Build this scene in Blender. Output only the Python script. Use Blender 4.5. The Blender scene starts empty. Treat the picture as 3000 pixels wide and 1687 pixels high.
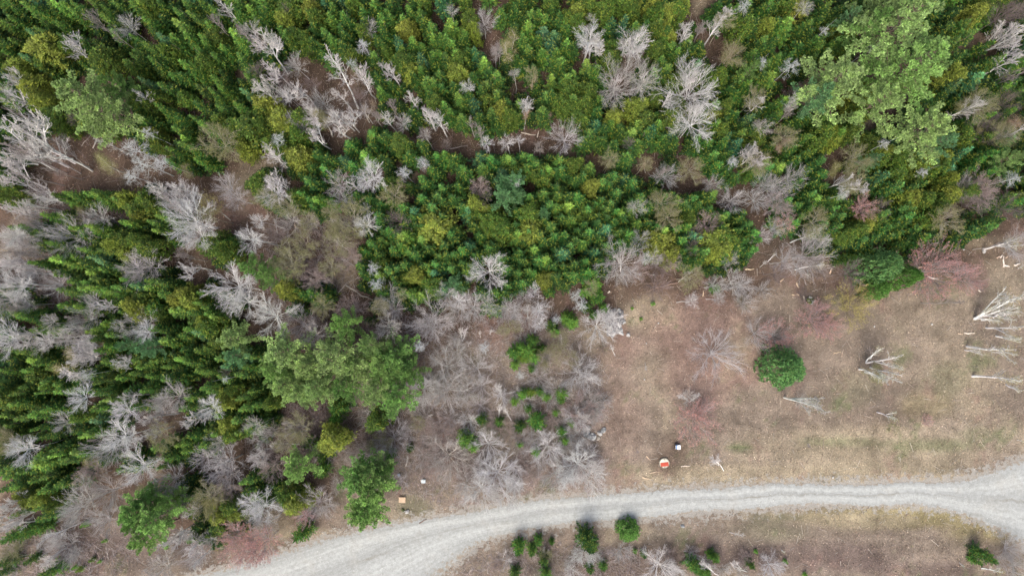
import bpy, math, re
import numpy as np
from mathutils import Vector, Quaternion, Matrix

sc = bpy.context.scene
COL = sc.collection
# ------------------------------------------------------------------ camera, sky, sun, exposure
CAM_H = 75.0
cam_d = bpy.data.cameras.new('camera'); cam = bpy.data.objects.new('camera', cam_d); COL.objects.link(cam)
cam.location = (0, 0, CAM_H)
cam.rotation_euler = (math.atan(60/2000), math.atan(50/2000), 0)
cam_d.sensor_width = 36; cam_d.lens = 24.0; cam_d.clip_end = 2000
sc.camera = cam
SUN_EL, SUN_ROT = math.radians(58), math.radians(195)
w = bpy.data.worlds.new('World'); sc.world = w; w.use_nodes = True
nt = w.node_tree; nt.nodes.clear()
sky = nt.nodes.new('ShaderNodeTexSky'); sky.sky_type = 'NISHITA'; sky.sun_disc = False
sky.sun_elevation = SUN_EL; sky.sun_rotation = SUN_ROT; sky.air_density = 1.0; sky.dust_density = 6.0; sky.ozone_density = 1.0
bg = nt.nodes.new('ShaderNodeBackground'); bg.inputs['Strength'].default_value = 0.13
ow = nt.nodes.new('ShaderNodeOutputWorld')
nt.links.new(sky.outputs[0], bg.inputs[0]); nt.links.new(bg.outputs[0], ow.inputs[0])
sd_ = bpy.data.lights.new('sun', 'SUN'); sd_.energy = 1.25; sd_.angle = math.radians(30); sd_.color = (1.0, 0.97, 0.93)
sun = bpy.data.objects.new('sun', sd_); COL.objects.link(sun)
sdir = Vector((math.sin(SUN_ROT)*math.cos(SUN_EL), math.cos(SUN_ROT)*math.cos(SUN_EL), math.sin(SUN_EL)))
sun.rotation_euler = sdir.to_track_quat('Z', 'Y').to_euler(); sun.location = (0, 0, 60)
sc.view_settings.view_transform = 'Standard'; sc.view_settings.look = 'None'
sc.view_settings.gamma = 1; sc.view_settings.use_curve_mapping = False
sc.view_settings.exposure = 0.85
sc.cycles.max_bounces = 6; sc.cycles.diffuse_bounces = 3; sc.cycles.transmission_bounces = 3

# ------------------------------------------------------------------ picking points of the ground
_R = np.array(cam.rotation_euler.to_matrix())
def ray(px, py):
    return _R @ np.array([(px-1500)/2000, -(py-843.5)/2000, -1.0])
def at(px, py, z=0.0):                      # full-size photo pixel, height -> world point
    d = ray(px, py); t = (z-CAM_H)/d[2]
    return np.array([d[0]*t, d[1]*t, z])
def proj(p):
    q = _R.T @ (np.asarray(p, float)-np.array([0, 0, CAM_H]))
    return (1500+2000*q[0]/-q[2], 843.5-2000*q[1]/-q[2])
K = 750/1934
TILES = [(0,0),(750,0),(1500,0),(2250,0),(0,562),(750,562),(1500,562),(2250,562),(0,1125),(750,1125),(1500,1125),(2250,1125)]
def tp(t, x, y): return TILES[t][0]+x*K, TILES[t][1]+y*K
D = 3000/2576
rng = np.random.default_rng(7)

# smooth value noise (world metres)
_nw = []
for o in range(5):
    f = 0.09*2.1**o
    a = rng.uniform(0, 2*math.pi, 7)
    _nw.append((f*np.cos(a)*2*math.pi*.5, f*np.sin(a)*2*math.pi*.5, rng.uniform(0, 6.28, 7), 0.62**o))
def fbm(x, y, s=1.0, ph=0.0, octs=5):
    x = np.asarray(x, float)*s+ph*37.1; y = np.asarray(y, float)*s-ph*19.7
    v = np.zeros_like(x); wsum = 0
    for fx, fy, p, a in _nw[:octs]:
        u = x+1.3*np.sin(y*fy[0]*1.7+p[1]); q = y+1.3*np.sin(x*fx[1]*1.7+p[2])
        for k in range(7): v += a*np.sin(u*fx[k]+q*fy[k]+p[k])
        wsum += a*2.6
    return v/wsum*1.0

# ------------------------------------------------------------------ road edges (display px pairs)
PAIRS = [((-300,1740),(700,1980)),((100,1600),(900,1750)),((350,1500),(1000,1600)),((480,1452),(1080,1495)),((600,1418),(1112,1452)),((700,1388),(1135,1425)),((790,1360),(1160,1403)),
 ((900,1336),(1190,1378)),((1020,1310),(1240,1355)),((1150,1289),(1320,1332)),((1290,1264),(1410,1320)),((1400,1249),(1500,1313)),
 ((1500,1241),(1590,1306)),((1600,1238),(1680,1300)),((1750,1227),(1800,1290)),((1900,1219),(1930,1280)),((2050,1214),(2060,1272)),
 ((2250,1210),(2250,1270)),((2360,1206),(2350,1278)),((2440,1196),(2430,1297)),((2500,1179),(2500,1327)),((2576,1150),(2570,1368)),((2720,1090),(2700,1470)),((2900,1010),(2840,1590))]
def crom(P, n):
    P = np.array(P, float); out = []
    m = len(P)
    for i in range(m-1):
        p0, p1, p2, p3 = P[max(i-1,0)], P[i], P[i+1], P[min(i+2,m-1)]
        for k in range(n):
            t = k/n
            out.append(.5*((2*p1)+(-p0+p2)*t+(2*p0-5*p1+4*p2-p3)*t*t+(-p0+3*p1-3*p2+p3)*t**3))
    out.append(P[-1]); return np.array(out)
UP = crom([at(a[0]*D, a[1]*D)[:2] for a, b in PAIRS], 14)
LO = crom([at(b[0]*D, b[1]*D)[:2] for a, b in PAIRS], 14)
_poly = np.vstack([UP[::3], LO[::-3]])
def road_sd(x, y):                          # >0 outside, <0 inside (metres)
    x = np.atleast_1d(np.asarray(x, float)); y = np.atleast_1d(np.asarray(y, float))
    best = np.full(x.shape, 1e9); ins = np.zeros(x.shape, bool)
    n = len(_poly)
    for i in range(n):
        ax, ay = _poly[i]; bx, by = _poly[(i+1) % n]
        dx, dy = bx-ax, by-ay; L = dx*dx+dy*dy+1e-9
        t = np.clip(((x-ax)*dx+(y-ay)*dy)/L, 0, 1)
        best = np.minimum(best, (x-ax-t*dx)**2+(y-ay-t*dy)**2)
        if ay != by:
            c = ((ay > y) != (by > y)) & (x < (bx-ax)*(y-ay)/(by-ay)+ax)
            ins ^= c
    d = np.sqrt(best); return np.where(ins, -d, d)
def ground_z(x, y, sd=None):
    if sd is None: sd = road_sd(x, y)
    m = np.clip((sd-0.6)/6, 0, 1)
    return m*m*(3-2*m)*0.28*fbm(x, y, 1.2, 3.0, 3)

# ------------------------------------------------------------------ the things, read off the photograph (tile pixels)
def conlist(s):
    out = []
    for m in re.finditer(r'(-?\d+),(-?\d+)([a-zA-Z]?)(?::(\d+))?', s):
        out.append((int(m[1]), int(m[2]), m[3] or 'm', int(m[4]) if m[4] else 0))
    return out
SPRUCE = {
0:"160,45l 20,20 40,80d 240,-20 360,10l 470,0 560,30 620,10 700,20 760,50 880,5 960,30 1030,10l 1200,20 1290,20d 1320,60 1380,0 1450,60 1500,10 1570,70 1730,50l 1800,20 1880,50l 1900,120 "
  "20,170 110,190d 190,230b 290,200 400,165 530,100 590,90d 690,190d 1110,230d 1320,155l 1260,250 1180,285b 1210,340 1100,340 1420,190 1540,190d 1600,215 1740,235l 1820,440 1320,330 1230,430 830,225 1000,270 1060,360 570,280 620,340d 720,300d 140,400b 60,390 "
  "950,470 1010,430 1110,440 1130,350 1470,360 1500,390 1550,330 1610,400 1680,350 1270,540 1370,570 1490,640d 1620,580 1640,660 1450,500 1400,460 1060,600b 1210,620 1310,670d 1560,700 1640,790 1700,660 1850,690b 1920,560d 1850,560 "
  "1000,760 1050,880 1000,870 1190,830 1340,890 1440,860 1510,900 1580,840d 1330,960 1370,1050l 1420,1090 1270,1120 1340,1070 1230,1180 1480,1180 920,640d 900,900d 950,960d 1480,780 1700,850d 1760,780 1420,270 1520,260 60,130 310,60 180,120d 340,290d 460,250 80,270 250,150 1220,130d 1090,130 870,100d 790,130",
4:"400,20l 480,10 620,10 700,20 850,40 660,30l 330,190l 430,180 80,250 150,240 240,280 220,330d 270,400 340,390 560,260l 650,270l 700,300 640,340 940,230l 1130,230 1200,170l 1230,230 1250,150 1190,270l 920,250 820,340 410,480l 500,530l 460,510 560,500 620,540 210,530 280,540 470,600 520,630 690,480b 740,530b 650,430 700,420 770,420 690,620l 760,620 720,660 820,560 880,640 430,750 490,740 560,700 610,730 670,755l 760,740 820,740l 880,730 860,820 920,830 1120,730l 1180,710 1220,760 1000,730b 1080,700 450,870 510,870l 560,860 900,900 1290,905l 1360,900 1400,970 1450,900 1520,870 1590,930l 1460,850 1540,900 1500,780 700,1010l 780,1010l 660,1070l 720,1100 800,1060 1150,1040 1180,1110l 1240,1060 1230,1150 740,1190 800,1170 1340,1100 1400,1080 1480,1100b 1450,1230 1530,1200 1330,1300l 1400,1300 1480,1330 1240,1310 1110,1330 1000,1250 1020,1320 1160,1230 1290,1400 1100,1400 1500,1410 1560,1370 1700,1330b 1850,1310b 1900,1230 70,960l 130,940 240,1040l 330,1000 0,1240 60,1230l 120,1200 200,1290l 190,1340 270,1290 340,1300 30,1380 150,1380 320,1420 560,1430 600,1390 680,1400 860,1400 1620,1260 1800,1390 1720,1420 1900,1350 1640,1400 960,1380 780,1320 1380,1200 1300,1230d",
8:"60,60 20,30 150,20 260,50 330,30 420,10 380,60 500,20 190,230 260,210 330,200 240,330 130,260 20,250 60,330 700,220 660,190l 760,190 620,390l 680,380 730,350 800,150l 870,130 950,130 1000,180 700,290b 1400,170 1440,120 1330,480l 1400,440 1440,400 1480,470 1400,500 1830,180 1900,180 1650,240 1550,380 1600,370 1900,300 1750,260 1860,340 1800,380 220,630l:95 280,600l 330,560 400,560l 470,540 380,500 460,600 540,520 600,520 20,800 90,790 220,740l 300,700 150,690 30,700 60,650 340,760 430,770 180,830 270,830 100,880 870,640:80 1900,700d 1860,760 1890,880 1840,830 1400,900d 1440,1000d 1560,1100d 1380,880 1420,1190d 1500,1180d 1340,900 1600,1040d 620,60 700,60 1060,30 1150,70 1250,40 1560,60 1620,30 1480,30 160,120 60,160 960,60 1880,60 1820,110 1240,560 1180,510 1200,620 1300,560 1450,1100d 1540,1180d 80,980 240,960"}
FIR = {
1:"560,60 550,110l 640,200 660,250 560,280l 640,320 180,215l 240,240 430,190 490,220 940,130 1000,90 1010,120l 1100,100 1150,20 1230,60 880,20 960,230 900,270 980,280 1060,290b 1150,270 1270,150 1340,250l 1310,200 1370,300 1260,340 1480,170l 1570,260 1500,300 1440,300 1420,400 1350,420 1240,420b 1150,420 1180,560 1300,400 1500,380 1600,380 1650,380b 1720,450l 1760,530 1450,500 1330,570 1290,600l 1640,570 1490,630 1560,650 1700,660 1310,700 1510,700l 1640,760b 1410,780 1850,690 1900,760 1450,830 1550,860 1690,870 1820,900 1850,80l 1900,250 "
  "880,990:65 980,1010 1240,1070 700,1080 790,1150l 870,1110 940,1040 1140,1090 650,1200b 730,1240 950,1190 1150,1170 1360,1180 1420,1160l 1490,1190 1560,1270 1340,1260 1700,1180b 1710,1260l 1770,1190 1890,1160l 330,1320 400,1360 490,1260 540,1190 400,1250 450,1160 1280,1360 1420,1420 1520,1400 50,20 560,10 620,90 800,80 820,150 1900,400d 30,60 120,300d 70,400d 420,300 500,400 1050,430 880,400 900,560 930,660 1010,620 1180,840 1150,880d 950,800d 1740,620 1820,560 1390,560 1220,500 1100,360 1400,650 1600,700 1780,830 1700,950",
2:"60,10 20,50 140,100 100,180l 20,190 80,270l:60 230,190b 330,200b 410,150l 420,200 300,60 360,110 230,380l 340,380l 400,350 460,330 90,460 160,500 310,590l 450,530 610,470l 640,520 300,690 250,720 760,150b 860,130b 720,200 1150,30 1020,180 1420,340 1440,450b 1380,480 1250,380 1200,420 1300,340 1220,330 650,830 450,750 640,930b 700,960 600,980 760,930 820,960 890,970l 970,950l 1020,980 1070,960b 1100,920 1210,1010b:60 1150,1040 950,1070l 900,1130 870,1180 560,1050 680,1050 780,1080 1440,1050 1480,1070 1600,1010 1650,1010b 1720,1080b 1700,700 1660,660 1560,930 1700,850 1810,880b 1830,950 1760,1000 1600,1090 1650,1150 1660,1250 1700,1330 1900,1250l 1640,60 1560,40 1700,40 1800,30 1850,160 1900,60 1860,400 1900,350 1840,420 1780,560 1900,560 1800,620 "
  "60,1170 20,1190 140,1180 110,1260l 180,1220 240,1270l 360,1210l 370,1280 590,1270l 540,1330 490,1350 230,1300 700,1350 770,1320 860,1340b 900,1360 740,1390 800,1400 340,1410 260,130 200,280 20,330d 110,360 420,560 560,560d 1120,180 1180,220 960,190 1100,560 1160,470 40,430 300,300b 380,450 640,740 1330,300 1560,750 1620,900 200,100 60,110 250,820 60,780 30,860 1240,1060 1540,1150 1590,1200 1840,700 1880,820d 1750,930",
3:"20,20 80,150 170,150l 30,250 240,340 190,400 60,300 90,420l 40,560l 20,460 480,70 560,60 430,60 400,140 330,230 380,300 560,300 450,260 650,60 350,320 500,330 330,420 300,160 1300,60d 1390,100d 1450,60d 1690,80l 1540,150 1480,180l 1460,240l 1420,290 1480,400 1640,560b:90 1450,610b 1380,650 1540,600d 1900,600 1920,690 1850,640 1700,640d 1650,600d 690,950 640,900 470,880 400,900 540,900 320,880 250,900 330,1000 420,1010 380,1060 260,1060 200,1120 300,1150 400,1200 440,1290 220,1200 300,1280 160,750l 60,790 120,1210l 40,1230 1000,1370 900,1320b 1240,1160 1520,1150b:60 1440,1200b 1400,1270b 1200,1380 1100,1390 960,1060b 1050,1100 900,980 1560,1270 1640,1250 1700,1150 1700,1220 1800,1150 1900,1050 1860,1020 1740,1200 350,1380 430,1400 240,1370 1560,230 1380,200d 1330,700d 1230,740d 1180,800d 600,960 560,1000 20,700d 80,860 1620,760 1700,840 1780,900 1850,960 1740,1000 1600,880 1660,1120 1580,1180 1900,860 1760,1300 1880,1290 1700,320 1780,420 1820,520 1560,500d 1000,1450 1800,1080",
5:"760,20 820,30 850,360 930,360l:60 900,390l 960,300 1060,330l 1140,320l 1080,400l 1150,450l 1230,370l 1200,420 1030,430 1210,480 1300,420 1250,560 1000,590 910,470 1050,560 1110,540 1040,650 950,610l 820,450 790,430 770,560 930,760 990,770 1050,690 1100,750 1170,770l 1240,770l 1340,600b:60 1290,560l 1310,610l 1380,490l 1440,480 1520,460 1500,290l 1470,310 1480,340 1600,400b 1560,420 1640,250 1600,160b 1190,140b 1290,80 1230,40 1400,60 1480,40 1350,20 1010,70 940,90 1060,130 900,180 1550,540:60 1590,600l 1490,560 1360,740l 1430,700b 1550,700 1880,500 1900,560 1850,470 1750,400 1690,330 1790,400 1820,770l 1880,760 1700,760 1900,700 1240,180 500,40l 400,50 350,10 420,120 100,100 60,40 1200,250 1250,260 1000,280 340,780:60 390,760 440,830 290,740 480,780 250,880 1160,190 1420,400 1350,540 1130,240 800,620 900,710 830,980d:40 20,40 1540,100 1400,180 780,100 890,240 1660,480 1780,860 1640,560",
6:"240,10l 350,20l 530,30 440,20 680,60 770,20 740,80 630,90 430,110l 340,110l 300,60 960,60l 910,80 1000,40 1040,100 850,110l 900,140l 720,130l 780,150 840,190 720,190 450,200l 380,190 300,250l 240,210 40,150 70,200 40,330l 120,310 30,250 170,420l 90,380 360,340 430,390 300,350 240,370 670,350 720,270b:60 610,290 500,290 560,330 820,300l 960,230l:55 1040,230 920,330:65 890,260 1160,290l 1100,270 1240,80l 1300,60 1370,40 1330,120 1420,90 1490,50 1540,30l 1450,20 1590,200l 1520,180 1340,260l 1260,270 1390,250 1600,270 1640,170 1500,130 1210,20 540,380l:65 390,450b 350,430 480,360 620,460b:65 660,520 580,520 80,520 30,490 250,530l:60 200,500 310,560 390,560 440,600 130,600l 50,600 180,640 30,690 330,640 480,560 1330,390 1370,330b 1420,350b 1300,450 1400,420 1320,500 1440,480 1260,370 1730,200:60 1800,200 1840,290 1720,290 1850,340 1760,350 1800,420 1700,420 1650,480 1750,160 1690,450 1620,500 1380,520 830,350 730,370 590,120 650,180 550,240 150,40 60,60 640,230 780,220 200,300 1180,20 1110,350 620,600 560,600",
7:"200,60:60 300,80:60 400,20l 450,60 560,40l 620,80 380,130 300,180 480,180 250,230 540,100 600,200 430,240 520,270 1100,130l 1170,190l 1000,200 1060,230 920,280 980,240 1310,130 900,180 1060,90 1240,30 1850,30l 1800,60 1900,60 750,340d 830,350d 1180,330d 1300,330d 1230,350 1600,270d:80 1700,220:80 1770,210:60 1650,300:60 1160,290 1010,300 330,20 240,130 180,180 680,330d 930,330 1110,180 1040,150"}
CEDAR = {
0:"300,330Y:100 510,350y 130,520Y:75 780,450y:80 330,470y:70 250,660Y:75 300,770Y:70 700,930y:75 1530,470y 1010,520y 1390,720y 1180,720y:60 1270,390y 1620,290y 0,310y 1090,60y 1150,0y 0,420y 1060,800y 1100,1010Y:60 1170,1080y 1660,930y:75 1850,970y:85 1850,1130Y:75 1760,960y 450,900y:80 380,860y",
1:"240,80y:85 130,70y:50 410,40Y:55 450,120y:55 720,10y:60 820,240y:60 1145,190Y:65 980,370y:50 1610,150y:55 60,780Y:75 20,830y 180,900Y:65 250,960Y:75 320,1010y 310,1170Y:75 90,1080y 350,880y 730,410y 310,280y 380,330y 1080,450y 1130,500Y 1540,420y 1500,550Y 1340,760y 1740,750y 1850,830Y:55 1900,880y 1080,1060y:60 1000,1400y:70 1860,1330b:60 1660,240Y:50 1250,20y:60 210,160Y:60 270,30y 30,930y 10,1390y:70 200,1060y 100,1300d",
2:"510,80Y:60 420,90y 500,140y 600,30y 740,20y:60 680,60y 900,30y:60 920,80y 1060,20Y:60 1050,70y 1190,90Y:65 1300,50Y:60 1260,110y 750,330y:60 750,440y 1150,270Y:60 1080,250y 1090,400y 1130,350y 570,680y:60 450,690y:55 400,760y 540,820y:60 790,840Y:65 930,800Y:65 1000,850y 1320,560y:60 1480,560y 1600,580y:60 1640,800y:50 1530,870Y:60 1420,870y 1070,730y 30,1280y 460,1240y 600,1410Y 230,1310y 1740,180y 1850,1010y 300,20y 1240,600y:60 410,830y 500,880y 1200,880y:70 1280,800y 1560,950y 1190,1250d",
3:"150,30y 220,40Y 500,210y 600,220Y 1650,20y 1730,10y 1600,90Y:60 1420,540Y:60 720,720Y:90 760,790Y:60 700,850y:70 500,1020Y 760,1080y:65 830,1140y 900,1150Y:60 860,1210y:60 960,1190y 980,1290y:60 1080,1280Y:60 1130,1310y 1240,1210Y 1300,1190Y:60 1200,1260y:60 1290,1270y 1150,1140y:60 1080,1180y 1500,1030y:80 1380,1380Y:60 1320,1400y 0,160Y:50 680,240y 640,300y 440,1000y:70 350,1060y 620,1000y:60",
4:"940,40Y:75 990,100y:60 1040,160Y:60 1100,40y:60 1150,100y:60 1060,60y 860,390Y 930,370y:60 1000,360y:60 1050,430y:65 960,470Y:65 1100,420y 1550,420y:60 1620,370y:60 1700,420l:60 1680,470y 1030,860Y:75 1090,810y:60 1140,880l:60 1190,920y 1360,820Y:55 1390,760Y:55 1440,800Y 1500,1010Y:50 1560,1030y 1620,1130y 1520,820y 240,1390y 900,1300y 60,30y",
5:"1310,240Y:100 1190,620Y:60 1130,660y:50 220,760Y:60 260,750y 950,540y:50 1640,130y:60 1780,150Y:60 1850,200y:60 1840,300y:60 1750,250y:60 1890,260y 1330,720y:60 1660,90Y:50 930,750Y:45 1760,210y 300,30y:80",
6:"560,150y:70 130,270Y:75 240,650Y:60 1130,390Y:75 1200,430Y:60 1190,500Y:50 1560,400Y:100 1530,330Y:50 1600,350y 1500,450Y:60 1340,170y 130,150y:60 1640,380y",
7:"580,330y:60 640,320y:60 650,260y 760,230Y:60 800,190Y:55 830,210y 700,290y:60 1050,30Y:60 1130,40Y:60 1170,20y 1180,100y:60 1230,150y 1280,90y 1390,10Y:60 1330,60y 1200,230y 1540,-20y",
8:"20,90y:65 100,130y 620,230y 1680,120Y:60 1740,100Y:60 1780,70y:60 1700,300Y:60 1680,350Y:50 1740,380y:60 150,870Y:60 220,900Y:60 300,900Y:60 370,900y:50 1650,970Y:65 1700,1010Y:60 1740,960y 1800,1000Y:60 1660,1080y 1880,960y 70,440y:80 0,380y",
9:"900,280y:60 540,440Y:85 300,900Y:85 230,860y 120,110y:60"}
LOWFIR = {  # low bright green shrubs and seedlings: x,y tone : radius
6:"560,760l:45 700,880l:40 410,960l:50 60,1180l:50 170,1260l:50 230,1190:40 330,1060l:40 620,930:40 20,1310l:40 640,760l:45 150,1340:35 620,700l:70 640,800:65 450,990l:60 430,940:45 120,1210l:75 20,1220:60 90,1260y:45 150,1130:55 300,1010d:50 560,870d:50 1540,730:40 1070,845l:18 980,960l:14 912,880l:12",
9:"620,180:85 600,260:60 650,120d:60 390,450:60 470,520 500,560 570,400d 30,60d 20,100d 80,130d 140,160d 50,200d 100,220d 20,270d 520,620 490,660:60 60,700d 30,760d 100,640d 120,740d 1580,430l:70 1560,400l:50 1640,480l:50 340,1130:75 1840,290:40 1700,270d:50 1010,540:45 1160,490d:35 10,180d 90,40d 560,520d 480,450d 900,310l:50",
10:"330,220l:35 120,190:35 450,300l:35 180,520l:40 60,460l:30 400,430l:40 20,130l:40 260,100l:40 80,80l:45 140,70y:45 210,60:40 380,80l:50 370,120:40 190,290:75 380,360:45 570,1190d:85 50,1240:60 150,1260:45 300,1195:25 690,1380:40 1370,1370:60 1420,1410:50 1530,1310:45 1500,1290:30 240,1330d:50 200,1190:40 1845,1265l:15 1800,1360d:35 260,1430:50 1480,1430:45 60,330d:50 590,1400d:40 930,1265l:18 600,1230d:60 1000,1290d:30 20,1430d:50",
11:"1640,1300:65 1580,1340:35 1700,1330:30 140,1345l:17 290,1450l:20",
7:"560,500d:55 630,500d:50 680,440d:45 1340,400d:50 1500,240d:60 1680,40d:55",
8:"100,1150:70 200,1115:70 300,1085:60 370,1420:70 50,1340d:60 230,1330d:45 620,1070l:25 775,1190l:18 690,1330y:20 600,1400y:25 560,1385l:20 750,1340l:15 20,1420d:50",
4:"20,60d:60 80,70d:50",
0:"300,1000d:40 230,970d:40 60,1280d:60 120,1330d:50 1140,1120d"}
ROUND = [(7,130,1330,150,6.0,'m'), (10,880,1110,82,2.4,'l'), (7,850,560,140,7.5,'m'), (7,1000,640,100,7.5,'l'), (7,830,730,90,4.5,'l')]
PINES = [ # tile,x,y,r,height,tone
(3,770,530,75,10,'m'),(3,1000,620,90,10,'g'),(5,380,1320,150,11,'p'),(5,930,1330,130,10,'g'),(9,330,70,120,9,'p'),(5,720,1330,130,10,'p'),(9,760,1000,110,8,'g'),(9,860,700,130,10,'g'),(8,1080,900,90,9,'m'),(0,560,700,200,13,'p'),(0,720,820,180,13,'p'),(0,850,640,110,10,'m'),
(3,1100,90,250,15,'p'),(3,1200,430,235,14,'g'),(3,560,570,215,13,'p'),(3,420,690,130,11,'b'),(3,870,740,170,12,'p'),(3,1230,960,190,12,'p'),(3,1340,1060,110,10,'b'),(3,1890,1180,80,10,'p'),(3,640,110,70,9,'b'),(3,830,150,110,12,'m'),(3,960,-20,150,13,'p'),(3,800,1200,60,8,'b'),
(4,1880,570,95,9,'m'),(5,80,620,95,9,'m'),(4,1740,1110,115,9,'p'),(4,1760,1240,90,8,'b'),(4,1090,1180,80,8,'b'),(4,930,1160,65,8,'b'),
(5,630,1010,110,12,'g'),(5,180,1220,170,11,'p'),(5,120,1340,120,10,'g'),(5,560,1260,190,12,'p'),(5,830,1170,90,12,'p'),(5,1040,1270,150,9,'m'),(5,1120,1370,110,8,'m'),
(9,200,20,130,10,'p'),(9,450,20,130,10,'p'),(9,880,60,120,10,'p'),(9,1040,110,140,9,'m'),(9,640,40,100,10,'m'),
(9,290,640,125,9,'g'),(9,760,740,150,10,'m'),(9,850,840,145,10,'g'),(9,820,980,130,9,'m'),(9,940,650,60,8,'m'),
(8,1010,970,150,10,'m'),(8,1150,1040,150,10,'g'),(8,1060,1180,120,9,'g'),(8,1250,900,70,9,'g'),(8,1000,1060,100,9,'m'),
(1,1870,1360,55,8,'b'),(2,20,1360,85,9,'b'),(5,1870,30,90,9,'b'),(6,40,20,60,8,'b'),(5,1490,690,65,6.5,'b'),(2,1830,500,60,9,'m'),(6,240,150,45,7.5,'b')]
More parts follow.
